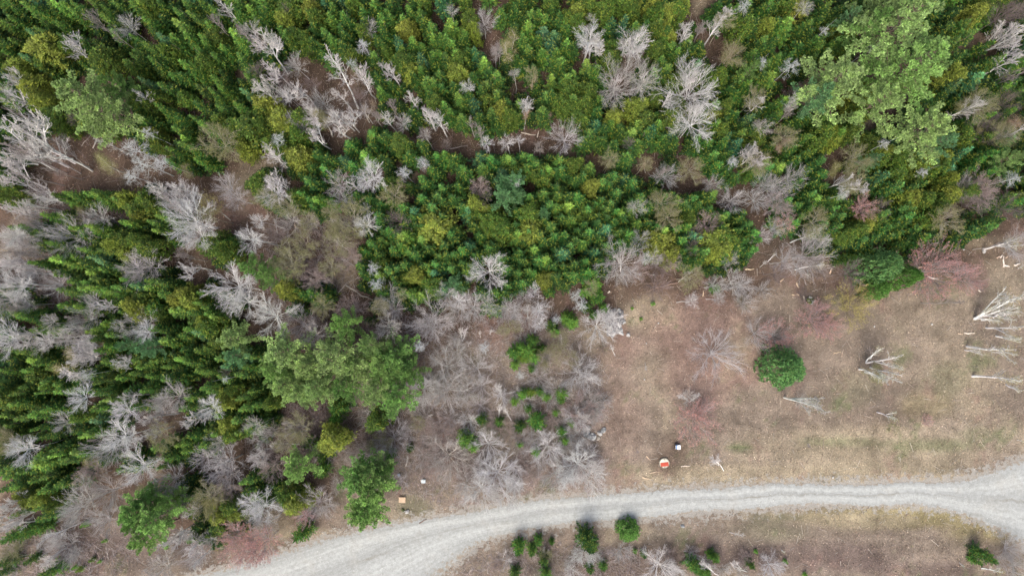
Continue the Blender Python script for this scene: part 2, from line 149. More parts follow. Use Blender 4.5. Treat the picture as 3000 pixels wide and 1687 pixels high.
BARE = { # x,y,r,kind
0:"960,200,85L 1660,1090,135H 1000,1130,100D 1080,1240,100D 990,1330,70D 1220,1230,70D 1720,1420,100L 1900,230,60G 1110,1000,50D 350,1160,60G 60,720,70L 560,900,50K",
1:"880,1340,110W 1120,1310,60D 1260,1230,55D 1720,170,85L 850,210,65L 300,500,80L 620,1390,85L 160,1050,60D 715,480,45D 1600,660,45W 1690,1400,60R 1740,1080,45W 1280,1020,45G 1900,1080,50W 820,1370,60W 420,640,60K 1110,930,60L 1440,1090,40K 240,60,40K 1480,90,40G 1830,400,50L 800,340,60D",
2:"580,300,105W 930,340,110W 790,650,150G 990,600,115G 1350,700,200W 1370,930,140W 400,1050,115L 880,1090,45K 1160,1330,90L 1350,1280,85H 1510,1390,65L 1760,50,60D 1890,470,45D 20,560,40G 1670,1220,50D 1890,960,60G 740,1210,60H 1010,1240,50H 1660,420,80H 1840,740,70H 150,560,50H 1850,1230,90H 60,1060,30W 30,1380,30W 1900,1400,80L 600,140,30G 1600,170,60H",
3:"280,60,55G 190,490,75D 780,360,50D 430,230,35D 870,1090,45D 170,1350,95L 60,1400,85L 1600,1400,110R 1850,1350,60D 1750,130,110K 1640,960,120K 1600,790,105H 650,1210,90H 620,1390,85H 1850,100,90K 1700,960,90K 1800,1000,90H 120,1030,80H 200,720,80K 1490,1420,80L 1800,780,90K 1180,1300,40D 970,200,35D",
4:"560,340,165L 1450,220,180W 1500,330,120W 1780,720,165W 1850,830,130W 1100,560,140L 1020,590,100L 650,960,125L 1060,1010,125L 1100,1060,70W 1900,360,90W 1380,60,120L 150,720,115W 60,1110,130W 430,700,95L 1780,50,85L 740,200,100L 330,1130,80G 1300,60,90L 1450,60,90L 1560,180,60H 220,420,90L 120,430,90L 60,570,90L 240,610,80L 60,820,110G 200,850,80L 620,1200,90L 700,840,80L 480,1110,80G 350,1140,60W 900,1020,50G 640,1380,60D 1590,100,80Y 380,980,60G 90,340,80W 1700,1420,30D 1700,1360,40K",
5:"720,220,140H 830,250,80W 1080,230,95K 250,540,120H 700,490,95R 620,380,90H 460,670,90R 1320,960,150L 1640,870,115L 1900,890,95L 1760,600,130W 900,690,60D 870,580,55D 830,130,40L 130,940,150W 330,1000,120L 440,1080,100G 1430,1330,140L 1670,1340,115L 730,900,105R 1870,1040,45H 1730,1180,55D 1240,1170,50D 90,40,90H 150,10,100W 240,120,80H 560,160,50H 30,220,60W 10,370,50D 660,60,80L 940,870,60H 1040,20,90H 1690,30,80K 390,220,70H 500,860,70H 1530,820,60W 1440,990,60L 1240,1000,50L 430,1000,70K 1100,780,40H 850,1040,70K 1500,1120,60L",
6:"840,540,150G 1140,90,90H 1180,190,85H 1840,60,85L 640,1020,125W 740,960,90W 480,780,50D 530,850,65D 510,1360,140L 560,1400,90W 20,900,80G 1540,1230,175L 1850,1070,105L 1200,530,65R 1740,710,85L 1760,840,75L 1070,500,60G 1340,650,90H 1360,820,50W 170,750,55W 200,900,55W 210,1000,50W 20,1020,50H 360,1120,70H 280,1240,80H 940,120,60G 340,960,40D 1900,740,60L 60,1380,40D 90,800,50L 600,720,50H 1010,500,40W 800,620,70L 460,1260,50H 690,1180,50K 1560,800,50L 1660,60,90L",
7:"720,120,85P 80,120,95R 130,240,70P 300,480,155L 60,1090,115P 350,970,125Q 1230,600,190Q 620,850,140Y 620,620,95K 1350,210,100H 1500,60,110K 1600,20,100R 850,130,70K 1800,120,100K 60,50,90L 350,230,90H 1850,400,100G 130,520,90L 40,280,70L 230,560,70L 560,20,40W 760,760,80Y 1480,640,110P 470,1010,80P 800,1370,70H",
8:"620,110,95W 180,500,105W 920,400,125W 950,200,95W 1070,620,135W 620,900,155G 560,960,100L 780,1030,110L 800,820,135L 1700,600,140L 1720,680,110L 1300,720,120L 1350,830,90L 1900,900,90W 1600,170,90W 490,290,80L 1200,220,105L 1240,400,90H 1330,100,105G 820,490,130L 1540,560,85L 1650,440,80L 1230,1400,140G 1560,880,110H 1850,1200,150P 60,420,90H 480,1240,130L 1250,130,80G 1130,300,90K 1000,380,60W 1480,1300,90L 700,640,70R 60,1420,60G 400,1170,70L 1780,1130,100P 1900,1290,90Q 650,730,80R 110,1240,80H",
9:"1020,420,150L 740,470,115K 850,530,90G 1260,30,115W 1430,50,150L 1700,20,90L 1850,80,75W 1610,290,85W 1690,170,80L 1400,360,120R 1440,560,170G 1750,460,125W 1820,680,160W 1700,800,130W 1890,840,110W 50,930,110W 460,900,120L 80,1060,95L 60,1190,120P 370,1000,65P 680,520,55G 1100,740,60L 120,620,95R 330,330,90H 220,440,80H 540,930,70G 930,450,80H 40,560,60G 560,300,70R 1290,470,70R 650,280,60K 1560,120,60L 1230,290,50H 620,760,60G 1150,340,60L 400,240,90K 20,1010,80L",
10:"540,180,130R 490,260,100W 610,190,70L 320,240,80R 280,130,60L 270,480,125W 500,380,85G 500,620,160W 600,680,120W 330,690,110L 90,420,80L 20,650,80W 20,770,70W 1340,100,60W 1390,270,145P 1430,210,80Q 540,1270,90W 1120,1380,140W 450,1410,65W 1640,1390,30W 380,280,70L 150,430,60L 250,1290,50H 1500,1370,50G 1230,1430,80L 620,240,60L 400,470,70G 430,690,90L 700,130,60L 200,600,70L",
11:"1830,1250,90L 1890,1380,80G 20,1370,85W 240,120,50G 1780,1330,70G 1200,270,40P 940,330,40H"}
STEMS = { # base > top, w white clean, h with catkin haze, g grey thin
0:"150,650>0,570w 280,810>40,690w 240,885>0,810g 280,880>0,730w 670,1280>380,1040g 690,1290>240,1010w 600,1310>150,1080g 510,1260>0,950w 560,1230>0,870w 500,1310>0,1080g 430,1290>0,1150w 350,1420>0,1230w 480,1400>60,1290g 300,1449>0,1330w 940,1300>740,1180h 1500,1305>1370,1250h 1230,1440>1090,1375w 1400,1430>1270,1390w 910,360>770,200g 1760,130>1640,0w 1680,230>1570,110g 1880,280>1780,210g 1120,735>1010,690w 720,180>600,100g 500,360>450,320w 730,1110>700,1040w 400,1100>150,990g 250,1200>0,1120g 620,1350>300,1260g",
1:"240,560>20,200w 200,500>-40,250w 260,740>20,560w 240,620>60,470w 120,720>0,640w 770,820>530,370w 720,850>570,660w 780,1000>580,830w 760,960>640,860w 890,800>770,530w 1100,660>1000,500w 1230,850>1150,700w 1360,970>1270,830w 1440,1020>1370,880w 580,1040>450,850h 560,1130>400,990w 1050,990>960,850w 1650,1060>1610,880g 1895,570>1880,310h 710,1020>600,940w 275,1330>90,1170w 270,1440>110,1350w 885,920>860,830g 860,930>810,790h 370,740>280,640w 370,850>330,760g 410,840>370,780w 1010,830>1000,760g 1820,480>1790,350g 1680,1050>1690,980g 740,1440>680,1370w",
2:"520,510>600,230w 560,420>640,250w 890,460>950,250w 880,430>880,280w 1280,300>1330,210w 1470,365>1600,110w 1390,290>1470,150g 1550,520>1680,360h 180,690>175,570h 90,980>120,830h 110,830>105,740w 225,950>290,860h 1745,825>1830,750h 1800,820>1910,740w 1680,1280>1870,1130w 1720,1285>1930,1180w 1770,1140>1840,1090w 690,1320>740,1210h 1010,1310>1000,1230h 225,1160>215,1060g 770,760>800,560w 900,670>1010,560w 1350,760>1340,600w 1290,800>1180,700w 1370,960>1400,820w 1100,1390>1160,1270g",
3:"1580,410>1800,150w 1590,405>1860,190w 1595,410>1934,215w 1600,412>1934,300w 1670,530>1930,420w 1900,550>1950,530g 1390,865>1620,770w 1390,868>1560,750h 1600,1045>1910,920h 1560,1110>1610,960h 180,760>240,630h 110,950>240,790g 60,1160>180,1040h 425,1360>540,1230h 550,1310>680,1220h 470,1430>700,1370w 480,1440>640,1330w 1870,1020>1950,960w 170,790>230,710w 1860,560>1934,510g",
4:"440,70>230,20w 390,145>120,80w 300,180>0,90w 220,200>0,130w 210,370>0,310w 260,460>0,380w 280,620>0,520w 370,655>100,590w 200,500>0,450g 180,560>0,560w 880,880>700,855w 640,1040>450,1035w 740,1180>530,1170w 620,1105>400,1105w 700,1240>540,1235w 720,1265>540,1270w 690,1295>480,1290w 650,1325>400,1340h 880,1290>820,1285w 700,180>580,130h 1740,215>1590,110h 1530,600>1350,560w 1510,490>1300,490g 620,1420>500,1400w 200,850>0,860g 330,940>470,945g 300,270>100,200g 330,520>150,470g 1500,260>1300,60w 1520,300>1200,0g 250,1090>0,1090w 300,720>40,690w 170,1000>60,1080w",
5:"760,300>600,190w 820,290>730,170w 330,630>175,520h 740,560>640,500w 700,440>580,360w 530,720>400,650w 520,722>385,690w 990,930>930,860h 1555,1130>1600,1020w 1557,1130>1545,1040w 1600,1170>1625,1130w 1610,1165>1590,1130w 970,1090>900,1010g 1130,1130>1070,1090g 1700,1100>1690,1050w 1770,1080>1775,1040w 490,240>410,200w 310,125>220,85h 100,80>0,35w 165,310>140,200w 1090,60>1000,0w 740,100>650,50w 530,960>480,880g 1820,350>1790,310w",
6:"1100,160>1190,60w 1110,230>1175,185w 1255,680>1370,600w 1260,660>1350,655w 190,960>230,870w 195,950>170,880g 500,1240>520,1130g 780,1240>745,1150w 155,770>185,750w 625,770>630,730w 1440,770>1360,810g 1640,130>1690,50g 820,600>830,440w 1070,560>1060,480g 1000,1290>1015,1350w 1870,570>1934,520w 380,1160>370,1080w 300,900>310,800g",
7:"165,385>350,310v 1620,430>1940,330v 1700,405>1940,400v 1640,425>1850,350g 1235,275>1350,240v 1325,295>1400,280v 1100,355>1190,320v 1130,375>1270,365v 1560,960>1930,790v 1560,950>1700,860v 1570,950>1880,870v 1700,950>1940,900v 1570,965>1790,985v 1650,1025>1940,1025v 1720,1085>1940,1110v 1505,1165>1900,1190v 1700,1180>1890,1240v 1490,1195>1620,1230v 735,1290>1030,1240v 740,1285>880,1170v 860,1290>1030,1350v 770,1325>1010,1390v 680,1340>890,1430v 1550,1395>1940,1430v 1880,580>1940,550v 850,160>880,90v 1500,190>1320,155g 210,590>430,550v 300,580>300,640v 0,530>70,460v 780,1250>770,1170g 1850,450>1740,380g 1150,840>1500,835g",
8:"820,570>630,610h 120,915>0,925w 270,1000>0,1060w 330,1015>0,1080w 100,1140>0,1180w 520,1065>265,1220w 500,1240>280,1390w 590,1260>500,1330w 1480,1055>1180,1240w 1470,1060>1300,1200w 1610,1145>1390,1300w 1600,1200>1420,1400w 1330,940>1380,1020w 820,1330>800,1230g 1770,830>1550,910h 1320,290>1050,290w 1700,200>1400,260w 420,440>60,500w 1200,380>1050,400w 1210,140>1080,130g 1934,565>1870,580w 1740,600>1600,640w 830,440>640,430g 880,260>850,140w 1000,240>900,100w",
9:"400,340>200,290w 410,350>210,390w 405,345>300,310w 200,335>50,340w 330,455>100,455w 60,560>0,565w 1270,250>1340,230w 1300,260>1260,200g 1850,120>1840,0w 1934,280>1870,190w 1830,260>1850,140w 1010,630>1040,570g 1130,620>1145,540w 1810,640>1800,560w 1870,1310>1890,1250w 1750,1430>1755,1330g 1590,1440>1650,1380g 1860,1320>1934,1340w",
10:"1600,655>1500,540w 1560,610>1550,540w 1540,590>1580,575w 830,1300>710,1275g 1640,1115>1760,1140w 1560,1440>1430,1350w 1490,1400>1540,1370w 1770,1410>1650,1350w 1680,1390>1650,1350w 580,870>555,780g 255,1300>235,1245w 270,1290>270,1250w 250,1360>220,1320g 940,490>955,520g 1340,135>1420,70w 1340,135>1260,80w 560,270>480,230w 600,290>490,200w 30,1300>20,1260w 170,1350>165,1290g 370,1220>355,1190g",
11:"120,100>440,205v 250,150>320,230v 200,125>370,130v 820,210>985,265v 890,225>980,205v 1610,1390>1790,1430v 1860,1420>1934,1440v 1800,0>1940,55v 1880,420>1940,440v 1450,1345>1490,1395v 300,450>320,480g 1700,1250>1730,1330g 100,1250>130,1270v"}
LOGS = [ # tile,x1,y1,x2,y2,width(cm), tone
(1,1060,1005,1150,960,16,'g'),(1,1470,1130,1600,1105,9,'g'),(2,70,1005,180,1017,11,'w'),(2,190,1040,200,990,9,'w'),
(5,580,660,572,560,10,'g'),(5,610,780,700,670,12,'g'),(5,680,710,880,820,16,'g'),(5,700,715,860,780,11,'b'),(5,300,290,180,370,9,'g'),(5,40,375,165,382,12,'g'),(5,200,400,290,300,8,'g'),(5,500,540,640,640,8,'b'),(5,592,600,600,650,11,'t'),(5,700,680,830,620,8,'g'),(5,300,275,293,240,10,'t'),(5,430,590,560,640,7,'b'),
(6,1000,690,1120,690,7,'b'),(6,1250,690,1010,745,12,'b'),(6,1560,650,1450,740,10,'b'),(6,1440,790,1442,745,9,'t'),(6,1760,585,1825,583,14,'t'),(6,1430,600,1470,586,13,'t'),(6,1180,575,1250,565,11,'t'),(6,1600,745,1640,770,8,'b'),(6,1560,640,1700,560,9,'b'),
(7,740,445,1000,395,16,'t'),(7,590,430,720,405,12,'t'),(7,860,382,965,376,10,'g'),(7,1765,570,1766,488,16,'w'),(7,1440,1070,1475,1073,11,'t'),(7,1485,1065,1562,1069,13,'w'),(7,320,342,372,356,18,'t'),(7,470,615,486,580,16,'t'),(7,868,462,868,440,14,'t'),(7,900,458,918,440,14,'t'),(7,950,456,994,450,18,'t'),(7,955,447,990,440,12,'t'),(7,1040,664,1062,664,12,'t'),(7,1135,572,1170,562,15,'t'),(7,1200,640,1275,658,15,'w'),(7,272,788,278,824,14,'w'),(7,218,688,236,726,14,'t'),(7,95,676,122,655,12,'t'),(7,1740,497,1760,480,14,'w'),(7,1852,556,1892,540,20,'w'),(7,1770,558,1812,566,14,'w'),(7,1575,740,1597,756,14,'w'),(7,1715,500,1738,488,14,'t'),(7,185,776,205,780,10,'t'),(7,225,768,240,785,12,'t'),(7,400,260,440,300,10,'t'),(7,925,732,945,732,10,'t'),(7,1030,695,1070,690,10,'t'),(7,490,1215,540,1210,7,'t'),(7,1785,500,1805,485,12,'t'),
(6,740,750,725,765,14,'w'),(6,1300,480,1000,400,6,'b'),(10,985,700,1055,714,10,'t'),(10,1040,668,1115,662,8,'t'),(10,1275,620,1345,614,8,'w'),(10,1010,540,1045,575,7,'t'),(6,230,1285,330,1295,8,'g'),(0,610,1100,690,1020,8,'g'),(0,700,1120,730,1050,9,'w'),(9,1235,1050,1290,1015,9,'b'),(8,1505,1250,1600,1160,6,'g')]
ROCKS = [ # tile,x,y,r(px),height,tone,label
(6,878,1080,17,.35,'w','small pale grey rock just right of the lichen-spotted ledge'),
(6,1548,582,20,.4,'w','white rock at the edge of the trees below the yellow cedar'),
(6,936,625,7,.15,'w','small white stone below the spreading grey bare tree'),(6,1072,625,8,.18,'w','second small white stone, right of the spreading grey bare tree'),
(6,1015,1143,7,.15,'w','small round white stone in the clearing below the ledge'),(6,1105,992,7,.12,'w','tiny white stone in the dry grass right of the ledge'),
(6,1000,1415,7,.12,'w','tiny white stone beside the big lilac bush'),
(7,270,273,14,.3,'g','square pale rock against the dark evergreens'),(7,388,325,12,.25,'w','pale rock beside the short split logs'),
(7,318,820,34,.55,'m','dark mossy boulder with a white lichen cap in the clearing'),(7,352,824,11,.25,'w','small white rock touching the mossy boulder'),
(7,1628,450,16,.3,'w','pale rock at the foot of the thick white birch'),(7,1240,1000,9,.15,'w','small white stone in the open field'),(7,805,1015,7,.12,'w','small white stone near the yellow flowering shrub'),
(7,1478,436,8,.15,'w','small white stone above the pink-tipped bush'),
(8,1122,812,28,.55,'g','grey boulder at the top of the bottom-left pine'),(8,1165,828,20,.45,'m','dark green mossy rock between the boulder and the pine'),(8,1195,850,14,.3,'w','pale rock tucked under the pine edge'),
(8,1605,800,17,.35,'m','olive mossy rock among the bare twigs'),(8,1640,1180,8,.2,'w','small pale stone above the pink shrub'),
(9,1140,962,17,.35,'w','pale grey rock near the road below the tan board'),(9,1110,952,14,.35,'m','round moss-covered rock next to the pale rock by the road'),
(9,1695,607,14,.4,'w','white stone beside the white bare tree above the road'),(9,15,470,24,.35,'m','olive mossy boulder left of the bright cedar'),
(10,600,392,34,.5,'g','largest grey rock of the stone heap at the scrub edge'),(10,690,348,22,.4,'g','upper right rock of the grey stone heap'),
(10,662,372,19,.4,'w','middle pale rock of the grey stone heap'),(10,652,410,18,.3,'t','lowest round rock of the grey stone heap'),
(10,560,360,38,.35,'g','flat grey slab at the left of the stone heap'),(10,575,325,20,.3,'g','small grey rock above the flat slab'),
(11,492,704,9,.15,'w','small white stone at the upper verge of the road'),(10,1290,1072,15,.2,'g','pale grey stone below the road'),(10,1455,897,7,.08,'w','small white stone lying on the gravel road')]
# ------------------------------------------------------------------ materials
def newmat(name):
    m = bpy.data.materials.new(name); m.use_nodes = True; t = m.node_tree; t.nodes.clear()
    out = t.nodes.new('ShaderNodeOutputMaterial'); return m, t, out
def N(t, typ, **kw):
    n = t.nodes.new(typ)
    for k, v in kw.items():
        if k in n.inputs: n.inputs[k].default_value = v
        else: setattr(n, k, v)
    return n
def ramp(t, fac, stops, interp='LINEAR'):
    r = t.nodes.new('ShaderNodeValToRGB'); r.color_ramp.interpolation = interp
    e = r.color_ramp.elements
    while len(e) < len(stops): e.new(.5)
    for q, (p, c) in zip(e, stops): q.position = p; q.color = (*c, 1)
    t.links.new(fac, r.inputs[0]); return r.outputs[0]
def mixc(t, fac, a, b, mode='MIX'):
    m = t.nodes.new('ShaderNodeMix'); m.data_type = 'RGBA'; m.blend_type = mode
    for s, v in ((0, fac), (6, a), (7, b)):
        if hasattr(v, 'links'): t.links.new(v, m.inputs[s])
        elif s == 0: m.inputs[0].default_value = v
        else: m.inputs[s].default_value = (*v, 1)
    return m.outputs[2]
def math_(t, op, a, b=None, c=None):
    m = t.nodes.new('ShaderNodeMath'); m.operation = op
    for i, v in enumerate((a, b, c)):
        if v is None: continue
        if hasattr(v, 'links'): t.links.new(v, m.inputs[i])
        else: m.inputs[i].default_value = v
    return m.outputs[0]
def tint_src(t, attr):
    if attr: return N(t, 'ShaderNodeAttribute', attribute_name='tint').outputs['Color']
    return N(t, 'ShaderNodeObjectInfo').outputs['Color']
def foliage_mat(name, attr=False, lo=.55, hi=1.55, tip=(.42, .45, .06), tipf=.16, trans=.3, shade=True):
    m, t, out = newmat(name)
    tint = tint_src(t, attr); rnd = N(t, 'ShaderNodeNewGeometry').outputs['Random Per Island']
    k = math_(t, 'MULTIPLY_ADD', rnd, hi-lo, lo)
    kc = N(t, 'ShaderNodeCombineColor'); [t.links.new(k, kc.inputs[i]) for i in range(3)]
    c = mixc(t, 1.0, tint, kc.outputs[0], 'MULTIPLY')
    if shade: c = mixc(t, 1.0, c, N(t, 'ShaderNodeAttribute', attribute_name='shade').outputs['Color'], 'MULTIPLY')
    sel = math_(t, 'GREATER_THAN', math_(t, 'FRACT', math_(t, 'MULTIPLY', rnd, 37.7)), 1-tipf)
    c = mixc(t, math_(t, 'MULTIPLY', sel, .45), c, tip)
    b = N(t, 'ShaderNodeBsdfPrincipled', Roughness=.6); b.inputs['Specular IOR Level'].default_value = .25
    tr = N(t, 'ShaderNodeBsdfTranslucent'); mx = N(t, 'ShaderNodeMixShader'); mx.inputs[0].default_value = trans
    t.links.new(c, b.inputs['Base Color']); t.links.new(c, tr.inputs[0])
    t.links.new(b.outputs[0], mx.inputs[1]); t.links.new(tr.outputs[0], mx.inputs[2]); t.links.new(mx.outputs[0], out.inputs[0])
    return m
def bark_mat(name, attr=False, lo=.7, hi=1.25, scale=9.0, dark=.35):
    m, t, out = newmat(name)
    tint = tint_src(t, attr); rnd = N(t, 'ShaderNodeNewGeometry').outputs['Random Per Island']
    tc = N(t, 'ShaderNodeTexCoord'); nz = N(t, 'ShaderNodeTexNoise', Scale=scale, Detail=4.0); t.links.new(tc.outputs['Object'], nz.inputs['Vector'])
    k = math_(t, 'MULTIPLY_ADD', rnd, hi-lo, lo)
    n2 = math_(t, 'MULTIPLY_ADD', nz.outputs[0], 2*dark, 1-dark); k = math_(t, 'MULTIPLY', k, n2)
    kc = N(t, 'ShaderNodeCombineColor'); [t.links.new(k, kc.inputs[i]) for i in range(3)]
    c = mixc(t, 1.0, tint, kc.outputs[0], 'MULTIPLY')
    b = N(t, 'ShaderNodeBsdfPrincipled', Roughness=.85); b.inputs['Specular IOR Level'].default_value = .15
    t.links.new(c, b.inputs['Base Color']); t.links.new(b.outputs[0], out.inputs[0]); return m
M_NEEDLE = foliage_mat('needle_foliage'); M_NEEDLE_A = foliage_mat('needle_foliage_mass', True)
M_CEDAR = foliage_mat('cedar_foliage', tip=(.46, .46, .06), tipf=.12, trans=.3, hi=1.5)
M_PINE = foliage_mat('pine_foliage', tip=(.28, .40, .11), tipf=.25, lo=.6, hi=1.4)
M_BUD = foliage_mat('bud_foliage', tip=(.5, .4, .25), tipf=.05, trans=.15, shade=False)
M_TWIG = bark_mat('twig_bark'); M_BARK = bark_mat('limb_bark'); M_BARK_A = bark_mat('twig_litter_bark', True)
M_STUFF = bark_mat('litter', True, .45, 1.7, 3.0, .1)
def simple_mat(name, col, rough=.7, var=.12, scale=20, spec=.3, grime=None):
    m, t, out = newmat(name)
    tc = N(t, 'ShaderNodeTexCoord'); nz = N(t, 'ShaderNodeTexNoise', Scale=float(scale), Detail=5.0); t.links.new(tc.outputs['Object'], nz.inputs['Vector'])
    c = ramp(t, nz.outputs[0], [(.3, tuple(x*(1-var) for x in col)), (.7, tuple(min(1, x*(1+var)) for x in col))])
    if grime:
        n2 = N(t, 'ShaderNodeTexNoise', Scale=scale*.35, Detail=6.0); t.links.new(tc.outputs['Object'], n2.inputs['Vector'])
        f = ramp(t, n2.outputs[0], [(.48, (0, 0, 0)), (.66, (1, 1, 1))]); c = mixc(t, f, c, grime)
    b = N(t, 'ShaderNodeBsdfPrincipled', Roughness=rough); b.inputs['Specular IOR Level'].default_value = spec
    bp = N(t, 'ShaderNodeBump', Strength=.4, Distance=.02); t.links.new(nz.outputs[0], bp.inputs['Height']); t.links.new(bp.outputs[0], b.inputs['Normal'])
    t.links.new(c, b.inputs['Base Color']); t.links.new(b.outputs[0], out.inputs[0]); return m
def rock_mat(name, base, moss=None, lichen=(.55, .56, .52)):
    m, t, out = newmat(name)
    tc = N(t, 'ShaderNodeTexCoord'); o = tc.outputs['Object']
    n1 = N(t, 'ShaderNodeTexNoise', Scale=5.0, Detail=9.0, Roughness=.7); n2 = N(t, 'ShaderNodeTexNoise', Scale=2.2, Detail=6.0); v = N(t, 'ShaderNodeTexVoronoi', Scale=7.0)
    for n in (n1, n2, v): t.links.new(o, n.inputs['Vector'])
    c = ramp(t, n1.outputs[0], [(.3, tuple(x*.5 for x in base)), (.5, base), (.72, tuple(x*1.35 for x in base))])
    c = mixc(t, ramp(t, n2.outputs[0], [(.5, (0, 0, 0)), (.6, (1, 1, 1))]), c, lichen)
    if moss: c = mixc(t, ramp(t, n2.outputs[0], [(.42, (1, 1, 1)), (.55, (0, 0, 0))]), c, moss)
    b = N(t, 'ShaderNodeBsdfPrincipled', Roughness=.9); bp = N(t, 'ShaderNodeBump', Strength=.8, Distance=.06)
    t.links.new(n1.outputs[0], bp.inputs['Height']); t.links.new(bp.outputs[0], b.inputs['Normal'])
    t.links.new(c, b.inputs['Base Color']); t.links.new(b.outputs[0], out.inputs[0]); return m

# ------------------------------------------------------------------ mesh building
def mesh_from(name, V, F, mat, tint=None, smooth=False, uv=None, shade=None):
    V = np.asarray(V, np.float32); F = np.asarray(F, np.int32); k = F.shape[1]
    me = bpy.data.meshes.new(name); me.vertices.add(len(V)); me.vertices.foreach_set('co', V.ravel())
    me.loops.add(F.size); me.loops.foreach_set('vertex_index', F.ravel())
    me.polygons.add(len(F)); me.polygons.foreach_set('loop_start', np.arange(0, F.size, k, dtype=np.int32))
    try: me.polygons.foreach_set('loop_total', np.full(len(F), k, np.int32))
    except Exception: pass
    if tint is not None:
        a = me.color_attributes.new('tint', 'FLOAT_COLOR', 'POINT')
        a.data.foreach_set('color', np.hstack([tint, np.ones((len(V), 1))]).astype(np.float32).ravel())
    if shade is not None:                     # lighter and darker sprays, one value for each branch or tuft
        a = me.color_attributes.new('shade', 'FLOAT_COLOR', 'POINT'); q = np.repeat(np.asarray(shade, np.float32), len(V)//len(shade))
        a.data.foreach_set('color', np.column_stack([q, q, q**.85, np.ones(len(q))]).astype(np.float32).ravel())
    if uv is not None:
        l = me.uv_layers.new(name='UVMap'); l.data.foreach_set('uv', np.asarray(uv, np.float32)[F.ravel()].ravel())
    if smooth: me.polygons.foreach_set('use_smooth', np.ones(len(F), bool))
    me.materials.append(mat); me.update(calc_edges=True); me.validate(); return me
def unit(a): return a/(np.linalg.norm(a, axis=-1, keepdims=True)+1e-9)
def leaves(P, Dr, L, W, r, up=0.55, belly=.45):
    """diamond sprays: base P, direction Dr, length L, width W, faces turned roughly skyward"""
    n = len(P); Dr = unit(Dr); z = np.tile([0, 0, 1.0], (n, 1)); s = unit(np.cross(Dr, z)+r.normal(0, .02, (n, 3)))
    u = np.cross(s, Dr); a = r.uniform(-up, up, n)[:, None]; s = s*np.cos(a)+u*np.sin(a)
    L = np.asarray(L).reshape(-1, 1); W = np.asarray(W).reshape(-1, 1); mid = P+Dr*L*belly
    V = np.stack([P, mid+s*W/2, P+Dr*L, mid-s*W/2], 1).reshape(-1, 3)
    i = np.arange(n)[:, None]*4
    return V, np.vstack([i+[0, 1, 2], i+[0, 2, 3]]) if False else (V, np.concatenate([i+np.array([0, 1, 2]), i+np.array([0, 2, 3])]))[1]
def tubes(A, B, ra, rb, ns=3):
    A, B = np.asarray(A), np.asarray(B); n = len(A); d = unit(B-A)
    h = np.where(np.abs(d[:, 2:3]) < .9, [[0, 0, 1.0]], [[1.0, 0, 0]]); s = unit(np.cross(d, h)); u = np.cross(s, d)
    ra = np.asarray(ra).reshape(-1, 1); rb = np.asarray(rb).reshape(-1, 1); rings = []
    for P, rr in ((A, ra), (B, rb)):
        for k in range(ns):
            a = 2*math.pi*k/ns; rings.append(P+(s*math.cos(a)+u*math.sin(a))*rr)
    V = np.stack(rings, 1).reshape(-1, 3); i = np.arange(n)[:, None]*2*ns; F = []
    for k in range(ns):
        j = (k+1) % ns; F += [i+np.array([k, j, ns+j]), i+np.array([k, ns+j, ns+k])]
    return V, np.concatenate(F)
def join(parts):
    V, F, o = [], [], 0
    for v, f in parts:
        V.append(v); F.append(f+o); o += len(v)
    return np.vstack(V), np.vstack(F)

# ---- conifers
def conifer_mesh(seed, H, R, levels, nb, shape, fat, steep, name, lead=.82):
    r = np.random.default_rng(seed); P, Dr, L, W, SH, Z = [], [], [], [], [], []
    for i in range(levels):
        rel = .10+.90*(i/(levels-1))**.92; z = H*rel
        len0 = R*(1-rel)**shape+.05*R
        n = max(5, int(nb*(.55+.45*(1-rel)))); ph = r.uniform(0, 6.28)
        for b in range(n):
            az = ph+2*math.pi*(b+r.uniform(-.35, .35))/n; Lb = len0*r.uniform(.5, 1.32); sh = r.uniform(.62, 1.5)
            tilt = steep*(rel-.35)+r.uniform(-.15, .15)
            d = np.array([math.cos(az)*math.cos(tilt), math.sin(az)*math.cos(tilt), math.sin(tilt)])
            side = np.array([-math.sin(az), math.cos(az), 0])
            m = max(2, int(Lb/(.085*fat)))
            p0 = np.array([0, 0, z+r.uniform(-.08, .08)])
            for k in range(m):
                s = (k+.6)/m; q = p0+d*Lb*s+np.array([0, 0, -.12*Lb*s*(1-s)])
                for sg in (-1, 1):
                    a = r.uniform(.6, 1.0); dd = d*math.cos(a)+side*sg*math.sin(a)+np.array([0, 0, r.uniform(-.05, .28)])
                    P.append(q); Dr.append(dd); L.append((.09+.30*Lb*(1-s))*r.uniform(.7, 1.3)*fat); W.append(r.uniform(.055, .09)*fat); SH.append(sh); Z.append(rel)
            P.append(p0+d*Lb*.8); Dr.append(d+np.array([0, 0, .25])); L.append(.2*fat*r.uniform(.8, 1.3)); W.append(.07*fat); SH.append(sh); Z.append(rel)
    for k in range(8):
        a = r.uniform(0, 6.28); P.append([0, 0, H-.14]); Dr.append([.4*math.cos(a), .4*math.sin(a), 1]); L.append(.24); W.append(.07); SH.append(1.2); Z.append(1)
    V, F = leaves(np.array(P), np.array(Dr), L, W, r); V = V.reshape(-1, 4, 3); SH = np.array(SH); Z = np.array(Z); n = len(V)
    def pick(m, nm):
        k = int(m.sum()); i = np.arange(k)[:, None]*4
        return mesh_from(nm, V[m].reshape(-1, 3), np.concatenate([i+np.array([0, 1, 2]), i+np.array([0, 2, 3])]), M_NEEDLE, shade=SH[m])
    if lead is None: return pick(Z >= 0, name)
    return pick(Z < lead, name), pick(Z >= lead, 'sunlit_leader')  # top fronds split off to take the painted sunlight
